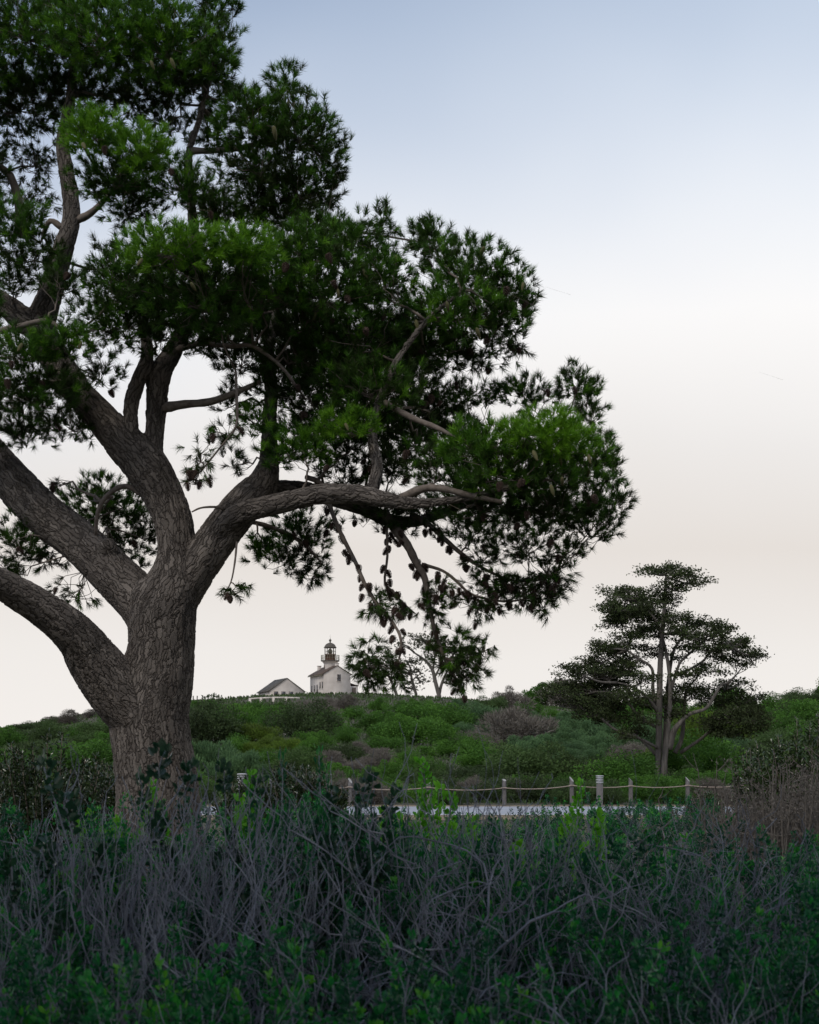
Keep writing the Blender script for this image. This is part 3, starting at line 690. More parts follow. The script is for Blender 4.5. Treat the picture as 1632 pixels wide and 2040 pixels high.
CYP_STEMS = [
    [(1312, 1521, 12, 0), (1313, 1470, 13, 0), (1314, 1412, 13, 0), (1316, 1318, 11, 0), (1321, 1245, 8, 0), (1325, 1191, 7, 0), (1327, 1150, 4, 0), (1330, 1132, 2, 0)],
    [(1324, 1518, 12, -.3), (1329, 1470, 11, -.3), (1333, 1426, 10, -.3), (1336, 1376, 9, -.2), (1333, 1332, 8, 0), (1323, 1281, 6, .1), (1308, 1238, 5, .2), (1280, 1205, 3, .2)],
    [(1332, 1492, 18, -.2), (1340, 1464, 14, -.3), (1350, 1446, 11, -.5), (1374, 1423, 8, -.6), (1406, 1412, 7, -.7), (1424, 1386, 6, -.8), (1436, 1366, 4, -.8), (1450, 1360, 3, -.8)],
    [(1337, 1376, 7, -.2), (1348, 1339, 6, -.3), (1357, 1318, 5, -.4), (1381, 1296, 5, -.5), (1406, 1274, 3, -.6)],
    [(1348, 1345, 6, -.2), (1377, 1332, 5, -.4), (1402, 1316, 5, -.6), (1412, 1302, 4, -.7), (1440, 1284, 3, -.8)],
    [(1311, 1418, 9, 0), (1290, 1390, 6, -.3), (1258, 1368, 5, -.6), (1230, 1360, 3, -.8)],
    [(1306, 1400, 8, .2), (1301, 1372, 7, .1), (1299, 1332, 6, 0), (1272, 1312, 5, -.2), (1250, 1296, 4, -.3)],
    [(1310, 1450, 7, .2), (1272, 1426, 6, .1), (1247, 1394, 5, 0), (1220, 1380, 3, 0)],
    [(1310, 1490, 7, -.2), (1272, 1470, 5, -.6), (1228, 1455, 5, -1), (1192, 1426, 4, -1.2)],
    [(1345, 1500, 10, .5), (1359, 1470, 9, .6), (1364, 1408, 7, .8), (1368, 1375, 5, .9), (1390, 1350, 3, 1)],
    [(1355, 1500, 8, .6), (1395, 1473, 6, .4), (1428, 1444, 6, .2), (1440, 1424, 4, 0), (1470, 1410, 3, 0)],
    [(1325, 1500, 12, .8), (1328, 1440, 12, .9), (1330, 1380, 9, 1.0), (1345, 1290, 6, 1.1), (1390, 1250, 4, 1.2)],
    [(1309, 1505, 8, .4), (1285, 1480, 6, .5), (1262, 1462, 5, .6)],
]
CYP_PADS = [(1326, 1133, 50, 11, 1), (1360, 1142, 40, 11, 1), (1392, 1158, 30, 9, .9), (1290, 1140, 25, 6, .6), (1348, 1168, 50, 13, .8), (1228, 1178, 45, 10, .8), (1275, 1186, 70, 15, 1), (1213, 1212, 28, 16, .9), (1250, 1215, 50, 18, 1), (1330, 1196, 40, 14, .9), (1225, 1240, 40, 14, .8), (1290, 1228, 60, 18, 1), (1350, 1232, 40, 12, .8), (1388, 1240, 40, 14, .9), (1440, 1250, 42, 12, 1), (1255, 1265, 55, 13, .8), (1400, 1268, 65, 15, 1), (1465, 1280, 48, 16, 1), (1508, 1303, 24, 9, .8), (1440, 1312, 45, 12, .8), (1480, 1322, 32, 10, .7), (1195, 1285, 28, 14, .9), (1230, 1293, 55, 17, 1), (1180, 1318, 38, 13, .9), (1140, 1338, 34, 14, 1), (1195, 1338, 58, 18, 1.1), (1250, 1335, 48, 18, .9), (1130, 1365, 45, 12, 1), (1090, 1383, 24, 6, .7), (1190, 1382, 75, 22, 1.1), (1250, 1385, 55, 22, .9), (1170, 1418, 40, 18, .8), (1220, 1428, 50, 17, .9), (1372, 1342, 32, 13, .9), (1375, 1372, 45, 18, .9), (1450, 1366, 45, 14, .9), (1485, 1395, 42, 22, 1), (1470, 1428, 55, 22, 1.1), (1505, 1440, 32, 20, 1), (1440, 1398, 36, 18, .8), (1455, 1458, 52, 17, 1), (1270, 1455, 38, 17, .7), (1310, 1260, 40, 14, .6), (1370, 1290, 40, 12, .5), (1290, 1290, 30, 10, .4), (1240, 1465, 30, 12, .6), (1350, 1420, 30, 18, .7), (1300, 1300, 35, 12, .6), (1345, 1308, 30, 12, .5), (1280, 1352, 32, 14, .7), (1345, 1392, 32, 14, .7), (1290, 1402, 34, 14, .8), (1410, 1335, 40, 12, .7), (1290, 1252, 45, 12, .8), (1355, 1258, 40, 12, .7), (1245, 1318, 45, 14, .8), (1405, 1385, 36, 14, .7), (1110, 1378, 30, 8, .8), (1165, 1365, 50, 16, 1), (1215, 1355, 50, 16, 1), (1205, 1405, 55, 16, .9), (1280, 1210, 50, 14, .9), (1240, 1228, 50, 14, .8), (1420, 1290, 50, 14, .8), (1485, 1305, 30, 12, .9), (1290, 1430, 30, 16, .6), (1415, 1440, 40, 16, .7), (1500, 1415, 30, 16, 1), (1150, 1392, 40, 16, .9)]
traced_tree('cypress_tree', 'flat-topped dark cypress with several pale bare stems behind the rope fence', (1316, 1521), 74.0, CYP_STEMS, CYP_PADS, M_cypbark, M_cyp, 1, 5.2, depth=1.6, clustering=13)
far_trees = [
    ('windswept_tree', 'umbrella-crowned tree with forked trunk standing farthest from the lighthouse', (875, 1384), 338.0,
     [[(875, 1386, 9, 0), (868, 1360, 8, 0), (861, 1333, 7, 0), (845, 1314, 5, 0), (825, 1300, 3, 0)], [(875, 1384, 7, 1), (880, 1363, 6, 1), (890, 1340, 4, 1), (905, 1325, 3, 1)], [(862, 1335, 5, 0), (866, 1310, 4, 0), (862, 1290, 3, 0), (850, 1280, 2, 0)], [(866, 1350, 4, 0), (880, 1325, 3, 0), (900, 1310, 2, 0)]],
     [(842, 1272, 42, 5, 1), (872, 1280, 38, 6, .9), (815, 1284, 30, 5, .7), (905, 1294, 32, 6, .8), (935, 1306, 26, 6, .7), (865, 1298, 36, 5, .5), (910, 1328, 36, 7, .6), (925, 1345, 30, 6, .5), (880, 1312, 25, 5, .4), (845, 1312, 22, 4, .4), (900, 1360, 20, 5, .5)]),
    ('windswept_tree', 'smaller thin-trunked tree with ragged crown between two larger windswept trees', (828, 1380), 345.0,
     [[(829, 1382, 6, 0), (824, 1366, 6, 0), (820, 1350, 5, 0), (818, 1333, 4, 0), (812, 1318, 2, 0)], [(820, 1340, 3, 0), (806, 1332, 3, 0), (794, 1326, 2, 0)], [(822, 1355, 3, 0), (838, 1342, 2, 0)]],
     [(818, 1316, 24, 5, .8), (796, 1324, 20, 5, .7), (838, 1336, 20, 4, .7), (812, 1342, 24, 5, .8), (800, 1362, 22, 4, .7), (838, 1358, 22, 5, .7), (822, 1370, 22, 4, .5)]),
    ('windswept_tree', 'leaning tree right beside the white lighthouse annex', (790, 1382), 335.0,
     [[(790, 1384, 7, 0), (785, 1370, 6, 0), (776, 1350, 5, 0), (764, 1335, 4, 0), (750, 1322, 2, 0)], [(778, 1354, 4, 0), (782, 1335, 3, 0), (775, 1318, 2, 0)]],
     [(752, 1318, 24, 6, .8), (772, 1310, 24, 6, .8), (740, 1332, 20, 6, .7), (765, 1340, 22, 5, .6), (790, 1325, 16, 5, .6)]),
]
for nm, lb, buv, D, st, pd in far_trees:
    pd = [(u_, v_, a_, b_ * 1.35, d_ * 1.7) for u_, v_, a_, b_, d_ in pd]
    traced_tree(nm, lb, buv, D, st, pd, M_cypbark, M_fartree, 1, 6.0, group='trees beside the lighthouse', depth=2.0, clustering=4, sides=6)

# ------------------------------------------------------------------ lighthouse, shed, wall
DL = 366.0
def build_lighthouse():
    base = P(645.5, 1381, DL); base[2] = EYE + (V_HOR - 1381) / F_PX * DL
    root = empty('lighthouse', base); root.rotation_euler = (0, 0, R(25))
    tag(root, 'white lighthouse house with round lantern tower on the hilltop', 'lighthouse')
    W, L, H, RZ = 7.0, 9.2, 4.75, 6.7
    def part(n, me, parent=root, loc=None): return obj(n, me, parent, loc)
    V = np.array([[0, 0, -3], [W, 0, -3], [W, 0, H], [W / 2, 0, RZ], [0, 0, H], [0, L, -3], [W, L, -3], [W, L, H], [W / 2, L, RZ], [0, L, H]], float)
    me = np_mesh('wall', V, [np.array([[0, 1, 2, 4], [5, 9, 7, 6], [0, 4, 9, 5], [1, 6, 7, 2]]), np.array([[4, 2, 3], [9, 8, 7]])], M_white); fix(me)
    part('wall', me)
    def slab(x0, z0, x1, z1, y0, y1, th, name, mat):
        dx, dz = x1 - x0, z1 - z0; l = math.hypot(dx, dz); nx, nz = -dz / l * th, dx / l * th
        if nz < 0: nx, nz = -nx, -nz
        V = np.array([[x, y, z] for y in (y0, y1) for x, z in ((x0, z0), (x1, z1), (x1 + nx, z1 + nz), (x0 + nx, z0 + nz))])
        me = np_mesh(name, V, [np.array([[0, 1, 2, 3], [4, 7, 6, 5], [0, 4, 5, 1], [1, 5, 6, 2], [2, 6, 7, 3], [3, 7, 4, 0]])], mat); fix(me)
        return me
    sl = (RZ - H) / (W / 2)
    roof = part('roof', slab(-.45, H - .45 * sl + .03, W / 2, RZ + .03, -.12, L + .2, .16, 'roof', M_roof))
    part('roof', slab(W + .45, H - .45 * sl + .03, W / 2 + .01, RZ + .03, -.12, L + .2, .16, 'roof', M_roof))
    # shingle courses on the visible slope
    for k in range(9):
        t = k / 9.0; x = -.45 + t * (W / 2 + .45); z = H - .45 * sl + t * (W / 2 + .45) * sl + .19
        part('shingle_course', slab(x, z, x + .4, z + .4 * sl, -.13, L + .21, .035, 'shingle_course', M_roof), roof)
    part('gutter', box_mesh('gutter', -.62, -.46, -.1, L + .3, H - .42, H - .26, M_rail))
    for x0, y0, zt, nm in ((W / 2 + .1, .15, 7.35, 0), (W / 2 - 1.2, L - .7, 7.1, 1)):
        c = part('chimney', box_mesh('chimney', x0 - .42, x0 + .42, y0, y0 + .7, 5.2, zt, M_white, .04))
        part('cap', box_mesh('cap', x0 - .5, x0 + .5, y0 - .08, y0 + .78, zt, zt + .12, M_white, .03), c)
    cx, cy = W / 2, L / 2
    def at(z): return (cx, cy, z)
    tw = part('tower', lathe('tower', [(1.58, 3.5), (1.55, 7.4), (1.62, 7.55), (1.95, 7.95), (2.1, 8.1), (0.05, 8.1)], M_white, 28, True), loc=at(0))
    part('window', box_mesh('window', -1.62, -1.50, -.25, .25, 6.1, 7.2, M_wframe), tw)
    dk = part('gallery_deck', lathe('gallery_deck', [(.1, 8.1), (2.25, 8.1), (2.32, 8.2), (2.25, 8.32), (.1, 8.32)], M_iron, 28), loc=at(0))
    rl = part('railing', lathe('railing', [(2.22, 9.55), (2.27, 9.55), (2.27, 9.62), (2.22, 9.62), (2.22, 9.55)], M_rail, 28), loc=at(0))
    part('rail_bar', lathe('rail_bar', [(2.23, 8.95), (2.26, 8.95), (2.26, 9.0), (2.23, 9.0), (2.23, 8.95)], M_rail, 28), rl)
    bal = box_mesh('baluster', -.035, .035, -.035, .035, 8.3, 9.56, M_rail)
    for k in range(24):
        a = k * 2 * math.pi / 24 + .1
        part('baluster', bal, rl, (2.24 * math.cos(a), 2.24 * math.sin(a), 0))
    part('lantern_base', lathe('lantern_base', [(1.38, 8.32), (1.38, 9.75), (1.44, 9.75), (1.44, 9.87), (.1, 9.87)], M_ironr, 10), loc=at(0))
    ln = part('lantern', lathe('lantern', [(1.40, 11.3), (1.40, 11.42), (1.30, 11.42), (1.30, 11.3), (1.40, 11.3)], M_iron, 10), loc=at(0))
    mul = box_mesh('mullion', -.06, .06, -.06, .06, 9.86, 11.35, M_iron)
    pane = box_mesh('pane', -.01, .01, -.36, .36, 9.9, 11.3, M_glass)
    for k in range(10):
        a = k * 2 * math.pi / 10
        o = part('mullion', mul, ln, (1.35 * math.cos(a), 1.35 * math.sin(a), 0)); o.rotation_euler = (0, 0, a)
        a += math.pi / 10
        o = part('pane', pane, ln, (1.27 * math.cos(a), 1.27 * math.sin(a), 0)); o.rotation_euler = (0, 0, a)
    part('glazing_bar', lathe('glazing_bar', [(1.36, 10.6), (1.40, 10.6), (1.40, 10.66), (1.36, 10.66), (1.36, 10.6)], M_iron, 10), ln)
    for rr, z0 in ((.50, 10.1),):
        part('lens', lathe('lens', [(.05, 9.87), (.30, 9.9), (.30, 10.05), (.46, 10.1), (.54, 10.4), (.55, 10.6), (.50, 10.85), (.34, 11.1), (.15, 11.22), (.02, 11.25)], M_rail, 14), ln)
    dm = part('dome', lathe('dome', [(1.56, 11.42), (1.58, 11.62), (1.42, 11.64), (1.36, 11.9), (1.12, 12.25), (.8, 12.5), (.4, 12.66), (.2, 12.7), (.16, 13.0), (.05, 13.0)], M_iron, 20), loc=at(0))
    part('ball_finial', lathe('ball_finial', [(.05, 12.98), (.22, 13.05), (.32, 13.22), (.30, 13.4), (.2, 13.55), (.06, 13.62), (.03, 13.9)], M_iron, 14, True), dm)
    part('lightning_rod', lathe('lightning_rod', [(.028, 13.6), (.022, 14.6), (.005, 14.7)], M_iron, 6), dm)
    def window(x, y, z, w, h, face, nm='window'):
        if face == 'gable':
            f = part(nm, box_mesh(nm, x - w / 2, x + w / 2, y - .06, y + .08, z, z + h, M_wframe))
            for i in range(2):
                for j in range(3):
                    pw, ph = w / 2 - .08, h / 3 - .07
                    xa = x - w / 2 + .05 + i * (w / 2 - .01); za = z + .05 + j * (h / 3 - .01)
                    part('pane', box_mesh('pane', xa, xa + pw, y - .075, y - .05, za, za + ph, M_pane), f)
            part('sill', box_mesh('sill', x - w / 2 - .1, x + w / 2 + .1, y - .14, y - .003, z - .12, z - .01, M_white), f)
        else:
            f = part(nm, box_mesh(nm, x - .06, x + .08, y - w / 2, y + w / 2, z, z + h, M_wframe))
            part('pane', box_mesh('pane', x - .075, x - .05, y - w / 2 + .1, y + w / 2 - .1, z + .1, z + h - .1, M_pane), f)
            part('sill', box_mesh('sill', x - .14, x - .003, y - w / 2 - .08, y + w / 2 + .08, z - .12, z - .01, M_white), f)
    window(W * .56, 0, 3.05, .95, 1.65, 'gable')
    for y, z, w, h in ((.95, 1.25, .75, 1.6), (2.5, 1.2, .75, 1.6), (6.2, .6, .75, 1.6), (8.2, .55, .75, 1.6)):
        window(0, y, z, w, h, 'side')
    window(0, 4.45, 0.05, .9, 2.2, 'side', 'door')
    an = part('annex', box_mesh('annex', W + .005, W + 2.3, .8, 4.0, -3, 1.9, M_white))
    part('annex_roof', slab(W + .01, 2.62, W + 2.5, 1.93, .7, 4.1, .12, 'annex_roof', M_roof), an)
    part('door', box_mesh('door', W + .7, W + 1.75, .72, .84, -.3, 1.6, M_wframe, .02), an)
build_lighthouse()
def build_shed():
    D = 352.0; base = P(537.5, 1381, D)
    root = empty('gabled_shed', base); root.rotation_euler = (0, 0, R(22))
    tag(root, 'low white gabled shed with dark roof on the hilltop near the lighthouse', 'shed')
    W, L, H, RZ = 8.4, 9.5, 0.55, 3.5
    V = np.array([[0, 0, -3], [W, 0, -3], [W, 0, H], [W / 2, 0, RZ], [0, 0, H], [0, L, -3], [W, L, -3], [W, L, H], [W / 2, L, RZ], [0, L, H]], float)
    me = np_mesh('wall', V, [np.array([[0, 1, 2, 4], [5, 9, 7, 6], [0, 4, 9, 5], [1, 6, 7, 2]]), np.array([[4, 2, 3], [9, 8, 7]])], M_white); fix(me)
    obj('wall', me, root)
    for sgn in (0, 1):
        x0, x1 = (-.35, W / 2) if sgn == 0 else (W + .35, W / 2 + .005)
        z0 = H - .35 * (RZ - H) / (W / 2)
        th = .16; dx, dz = x1 - x0, RZ - z0; l = math.hypot(dx, dz); nx, nz = -dz / l * th, dx / l * th
        if nz < 0: nx, nz = -nx, -nz
        V = np.array([[x, y, z + .02] for y in (-.15, L + .2) for x, z in ((x0, z0), (x1, RZ), (x1 + nx, RZ + nz), (x0 + nx, z0 + nz))])
        me = np_mesh('roof', V, [np.array([[0, 1, 2, 3], [4, 7, 6, 5], [0, 4, 5, 1], [1, 5, 6, 2], [2, 6, 7, 3], [3, 7, 4, 0]])], M_roofg); fix(me)
        obj('roof', me, root)
    for x in (1.5, 3.3, 5.2):
        w = obj('window', box_mesh('window', x - .5, x + .5, -.06, .05, -.5, .45, M_wframe), root)
        obj('pane', box_mesh('pane', x - .4, x + .4, -.075, -.055, -.4, .35, M_pane), w)
build_shed()
def build_wall_low():
    D = 272.0
    pts = np.array([P(u, v, D) for u, v in ((498, 1392.5), (520, 1391), (545, 1390), (570, 1390), (597, 1391))])
    b = pts[3].copy(); root = empty('low_wall', b); tag(root, 'long low white rail wall running below the gabled shed', 'wall')
    for i in range(len(pts) - 1):
        p, q = pts[i] - b, pts[i + 1] - b
        V = []
        for r in (p, q):
            for dy in (0, .35):
                for dz in (-.10, .16): V.append(r + np.array([0, dy, dz]))
        me = np_mesh('rail', np.array(V), [BOXQ], M_white); fix(me); obj('rail', me, root)
        me = box_mesh('post', p[0] - .22, p[0] + .22, -.05 + p[1], .4 + p[1], p[2] - 1.8, p[2] + .18, M_white, .03); obj('post', me, root)
build_wall_low()
# tiny skyline fence posts and a white box by the house
def skyline_fence():
    rows = [(378, 1391), (385, 1391), (393, 1391), (404, 1390), (415, 1389), (425, 1388.5), (436, 1388)]
    D = 355.0; b = P(378, 1391, D); root = empty('wire_fence', b)
    tag(root, 'faint line of short dark fence posts along the bare ridge', 'fence')
    me = box_mesh('post', -.12, .12, -.12, .12, -1.4, .55, M_iron)
    for u, v in rows: obj('post', me, root, P(u, v, D) - b)
skyline_fence()
bx_o = obj('utility_box', box_mesh('utility_box', -.38, .38, -.3, .3, -1.2, .5, M_white, .04), None, P(668, 1382, 352.0))
tag(bx_o, 'small white box in the bushes before the lighthouse gable', 'box')

# ------------------------------------------------------------------ rope fence, bollard lights
def build_rope_fence():
    spots = [(697, 1549, 54.2), (855, 1550, 54.3), (1005, 1551, 54.6), (1140, 1546, 54.4), (1257, 1547, 54.6), (1371, 1546, 54.8), (1478, 1546, 55.3), (540, 1549, 54.0)]
    b = P(1005, 1606, 54.6); b[2] = 0
    root = empty('rope_fence', b); tag(root, 'grey slant-topped wooden posts strung with sagging rope beside the road', 'fence')
    tops = []
    for i, (u, v, D) in enumerate(spots):
        t = P(u, v, D); h = t[2]; r = .078
        seg = 14; a = np.arange(seg) * 2 * math.pi / seg
        ring = lambda z, rr: np.stack([rr * np.cos(a), rr * np.sin(a), np.full(seg, z)], -1)
        top = ring(h, r * .97); yaw = rng.uniform(-.4, .4)
        top[:, 2] += -.16 * (np.cos(a - yaw) * .5 + .5) * (1 if i not in (2,) else .25) - .07 * (np.sin(a) * -.5 + .5)
        V = np.concatenate([ring(-.2, r * 1.05), ring(h * .5, r), ring(h - .24, r), top])
        ii = np.arange(3)[:, None] * seg; j = np.arange(seg)[None, :]; k = (j + 1) % seg
        Q = np.stack([ii + j, ii + k, ii + seg + k, ii + seg + j], -1).reshape(-1, 4)
        p = np.array([t[0], t[1], 0]) - b
        po = obj('post', np_mesh('post', V, [Q], M_wood, True), root, p); po.rotation_euler = (rng.uniform(-.02, .02), rng.uniform(-.03, .03), 0)
        obj('cut_top', np_mesh('cut_top', top, [np.arange(seg)[None, :]], M_cut), po)
        rg = MB(); rg.tube(np.array([[0, 0, h - .36], [0, 0, h - .32]]), r + .02, 12); obj('rope_wrap', rg.mesh('rope_wrap', M_rope), po)
        tops.append((u, np.array([t[0], t[1], h - .34]) - b))
    tops.sort(key=lambda s: s[0])
    for (u0, p), (u1, q) in zip(tops[:-1], tops[1:]):
        t = np.linspace(0, 1, 14)[:, None]; L = np.linalg.norm(q - p)
        pts = p + (q - p) * t; pts[:, 1] -= .11; pts[:, 2] -= (.065 * L * .5 * 4 * t * (1 - t))[:, 0]
        m_ = MB(); m_.tube(pts, .017, 6); obj('rope', m_.mesh('rope', M_rope, True), root)
build_rope_fence()
def bollard(u, v, D, label):
    t = P(u, v, D); h = t[2]
    root = empty('bollard_light', (t[0], t[1], 0)); tag(root, label, 'light', 'bollard lights along the road')
    r = .115
    obj('post', lathe('post', [(r * 1.2, -.05), (r * 1.2, .03), (r, .04), (r, h - .30), (.05, h - .30)], M_metal, 18, True), root)
    obj('lamp', lathe('lamp', [(r * .6, h - .31), (r * .6, h - .04)], M_alum, 14), root)
    for k in range(4):
        z = h - .27 + k * .058
        obj('louvre', lathe('louvre', [(r * .55, z + .02), (r * 1.18, z), (r * 1.18, z + .018), (r * .55, z + .04), (r * .55, z + .02)], M_alum, 18), root)
    obj('cap', lathe('cap', [(.01, h - .035), (r * 1.24, h - .035), (r * 1.24, h - .008), (r * .9, h), (.005, h)], M_alum, 18), root)
bollard(1195, 1545, 53.9, 'dark bollard light with silver louvred head among the rope fence posts')
bollard(482, 1541, 44.0, 'bollard light with white cap half hidden behind dark round-leaved shrub')

# ------------------------------------------------------------------ shrub meshes
def bush_mesh(name, mat, seed, n=6500, kind='round'):
    r = np.random.default_rng(seed); mb = MB()
    nl = 26; ld = nrm(r.normal(size=(nl, 3))); ld[:, 2] = np.abs(ld[:, 2])
    lc = ld * r.uniform(.3, .86, (nl, 1)) * np.array([1, 1, .85]); lr = r.uniform(.16, .40, nl)
    which = r.integers(0, nl, n)
    d = nrm(r.normal(size=(n, 3)) + np.array([0, 0, .35])); rad = lr[which] * (r.random(n) ** .3)
    pos = lc[which] + d * rad[:, None]
    if kind == 'dry':
        ax = nrm(d + np.array([0, 0, .5]) + r.normal(size=(n, 3)) * .35); L = r.uniform(.08, .18, n); W = .016
    elif kind == 'broom':
        ax = nrm(d * .5 + np.array([0, 0, 1.0]) + r.normal(size=(n, 3)) * .25); L = r.uniform(.06, .13, n); W = .026
    else:
        ax = nrm(d * .6 + np.array([0, 0, .35]) + r.normal(size=(n, 3)) * .6); L = r.uniform(.04, .085, n); W = .036
    tone = np.clip(r.random(nl)[which] * .55 + r.random(n) * .45, 0, 1)
    keep = pos[:, 2] > -.12
    V, T, tn = cards(pos[keep], ax[keep], L[keep], W, tone[keep])
    mb.add(V, T, None, tn)
    for k in range(nl):      # stems
        mb.tube(wobble_line([0, 0, -.25], lc[k], 4, .08), np.linspace(.03, .012, 4), 3, False, 0.1)
    return mb.mesh(name, mat)
KINDS = {
    'green': [bush_mesh('green_bush', M_hill_green, 10 + i) for i in range(4)],
    'dark': [bush_mesh('dark_bush', M_hill_dark, 20 + i) for i in range(3)],
    'sage': [bush_mesh('sage_bush', M_hill_sage, 30 + i, kind='broom') for i in range(3)],
    'yellow': [bush_mesh('yellow_bush', M_hill_yel, 40 + i, kind='broom') for i in range(2)],
    'dry': [bush_mesh('dry_bush', M_hill_dry, 50 + i, 6500, 'dry') for i in range(3)],
}
KLAB = {'green': ('rounded bright green shrub', 'bright green shrubs'), 'dark': ('dark olive green shrub', 'dark olive shrubs'), 'sage': ('feathery grey-green shrub', 'grey-green shrubs'),
        'yellow': ('yellow-green broom-like shrub', 'yellow-green shrubs'), 'dry': ('grey-brown leafless shrub', 'grey-brown shrubs')}
def where_is(u, y):
    if y < 62: return 'just behind the rope fence'
    if y > 300 and 470 < u < 960: return 'on the ridge by the lighthouse'
    if y > 300 and u > 1080: return 'on the far rise beyond the cypress'
    if u < 480: return 'on the slope beyond the pine trunk'
    if u > 1080: return 'on the slope around the cypress'
    if y < 110: return 'low on the slope between fence and hill'
    return 'on the open slope below the lighthouse'
# painted by eye from the photograph: centre u, v, radii, kind
ZONES = [(625, 1418, 60, 24, 'dry'), (430, 1405, 70, 18, 'dry'), (560, 1400, 70, 10, 'dry'), (110, 1432, 150, 22, 'dry'), (60, 1470, 80, 22, 'dark'), (1000, 1490, 60, 20, 'dry'), (1035, 1410, 40, 22, 'dry'), (420, 1480, 40, 30, 'dark'),
         (950, 1395, 60, 12, 'dark'), (720, 1545, 80, 14, 'dry'), (890, 1530, 60, 14, 'dark'), (480, 1430, 75, 34, 'green'), (1575, 1378, 80, 10, 'dark'), (1590, 1420, 60, 25, 'dark'), (1550, 1440, 40, 10, 'dry'),
         (520, 1490, 60, 24, 'yellow'), (610, 1480, 40, 12, 'green'), (800, 1440, 150, 50, 'green'), (1150, 1500, 120, 26, 'sage'), (1030, 1450, 130, 30, 'sage'), (1090, 1430, 60, 30, 'green'), (1030, 1530, 60, 22, 'dark'),
         (1380, 1495, 45, 26, 'yellow'), (1350, 1530, 90, 14, 'yellow'), (1270, 1540, 40, 10, 'dry'), (1200, 1540, 60, 16, 'dark'), (1100, 1555, 90, 20, 'dark'), (780, 1560, 80, 18, 'green'), (1440, 1500, 40, 22, 'sage'), (250, 1430, 60, 40, 'green'), (1450, 1540, 60, 14, 'green'), (1330, 1565, 80, 14, 'green')]
def pick_kind(u, v):
    best, bk = 1.0, None
    for zu, zv, ru, rv, k in ZONES:
        d = ((u - zu) / ru) ** 2 + ((v - zv) / rv) ** 2 + rng.normal() * .18
        if d < best: best, bk = d, k
    return bk or rng.choice(['green', 'dark', 'sage', 'green', 'dry'], p=[.33, .33, .16, .15, .03])
def place_shrubs():
    pts = []
    tries = 0; N = 0; counts = {}
    cell = {}
    while N < 255 and tries < 9000:
        tries += 1
        u = rng.uniform(-140, 1780); v = rng.uniform(1374, 1586)
        p = ray_ground(u, v)
        if p is None or p[1] < 60.5: continue
        if ray_ground(u, v - 1) is None and rng.random() < .3: continue
        rp = (rng.uniform(30, 56) if rng.random() < .6 else rng.uniform(60, 100)) * (.8 if p[1] > 300 else 1.0)     # half width in photo pixels
        r_m = min(max(px(rp, p[1]), .8), 6.0); rp = r_m * F_PX / p[1]
        ok = True
        for (qu, qv, qr) in pts:
            if abs(qu - u) < (qr + rp) * .40 and abs(qv - v) < (qr + rp) * .17: ok = False; break
        if not ok: continue
        if 560 < u < 720 and p[1] > 325: r_m *= .45
        if 480 < u < 640 and p[1] > 300: r_m *= .5
        if p[1] > 345: r_m *= .7
        if 465 < u < 960 and p[1] > 95:      # keep the buildings, the wall and the tree feet clear
            lim = 1397 if u < 625 else 1387 if u < 740 else 1391
            r_m = min(r_m, max(.4, (p[1] * (V_HOR - lim) / F_PX + EYE - p[2]) * 1.1))
        if u <= 465 and p[1] > 85:
            lim = np.interp(u, [-150, 0, 100, 200, 400], [1452, 1441, 1422, 1408, 1392])
            r_m = min(r_m, max(.7, (p[1] * (V_HOR - lim) / F_PX + EYE - p[2]) * 1.05))
        if p[1] > 320 and u > 1480: r_m = min(r_m, 2.0)
        k = pick_kind(u, v)
        if k == 'yellow' and counts.get(k, 0) > 60: k = 'green'
        if counts.get(k, 0) >= 200: k = 'dark' if k != 'dark' else 'green'
        counts[k] = counts.get(k, 0) + 1
        me = KINDS[k][rng.integers(len(KINDS[k]))]
        o = obj('hill_shrub', me, None, p + np.array([0, 0, r_m * .12]))
        o.scale = (r_m * rng.uniform(.9, 1.3), r_m * rng.uniform(.9, 1.2), r_m * rng.uniform(.7, 1.05)); o.rotation_euler = (0, 0, rng.uniform(0, 6.28))
        lb, g_ = KLAB[k]; wh = where_is(u, p[1]); tag(o, lb + ' ' + wh, 'shrub', g_ + ' ' + wh)
        pts.append((u, v, rp)); N += 1
    for i in range(44):
        D = rng.uniform(56.3, 61.0); u = -150 + (i + rng.uniform(0, 1)) * 1950 / 44; r_m = rng.uniform(.75, 1.25)
        k = pick_kind(u, 1555) if rng.random() < .9 else 'dry'
        o = obj('hill_shrub', KINDS[k][rng.integers(len(KINDS[k]))], None, ((u - U0) / F_PX * D, D, r_m * .1))
        o.scale = (r_m * 1.25, r_m * .9, r_m * rng.uniform(.8, 1.1)); o.rotation_euler = (0, 0, rng.uniform(0, 6.28))
        lb, g_ = KLAB[k]; wh = where_is(u, D); tag(o, lb + ' ' + wh, 'shrub', g_ + ' ' + wh)
place_shrubs()
def ground_cover():
    n = 72000
    y = np.exp(rng.uniform(math.log(56.8), math.log(375), n)); u = rng.uniform(-300, 1930, n); x = (u - U0) / F_PX * y
    pos = np.stack([x, y, terrain(x, y)], -1)
    V, T, tn = cards(pos, rng.normal(size=(n, 3)) * .5 + np.array([0, 0, 1]), np.minimum(y / F_PX * rng.uniform(5, 13, n), rng.uniform(.25, .8, n)), y / F_PX * 3.2)
    mb = MB(); mb.add(V, T, None, tn)
    tag(obj('ground_cover', mb.mesh('ground_cover', M_hill_dark)), 'low scrubby growth covering the hillside between the shrubs', 'undergrowth', kind='stuff')
ground_cover()

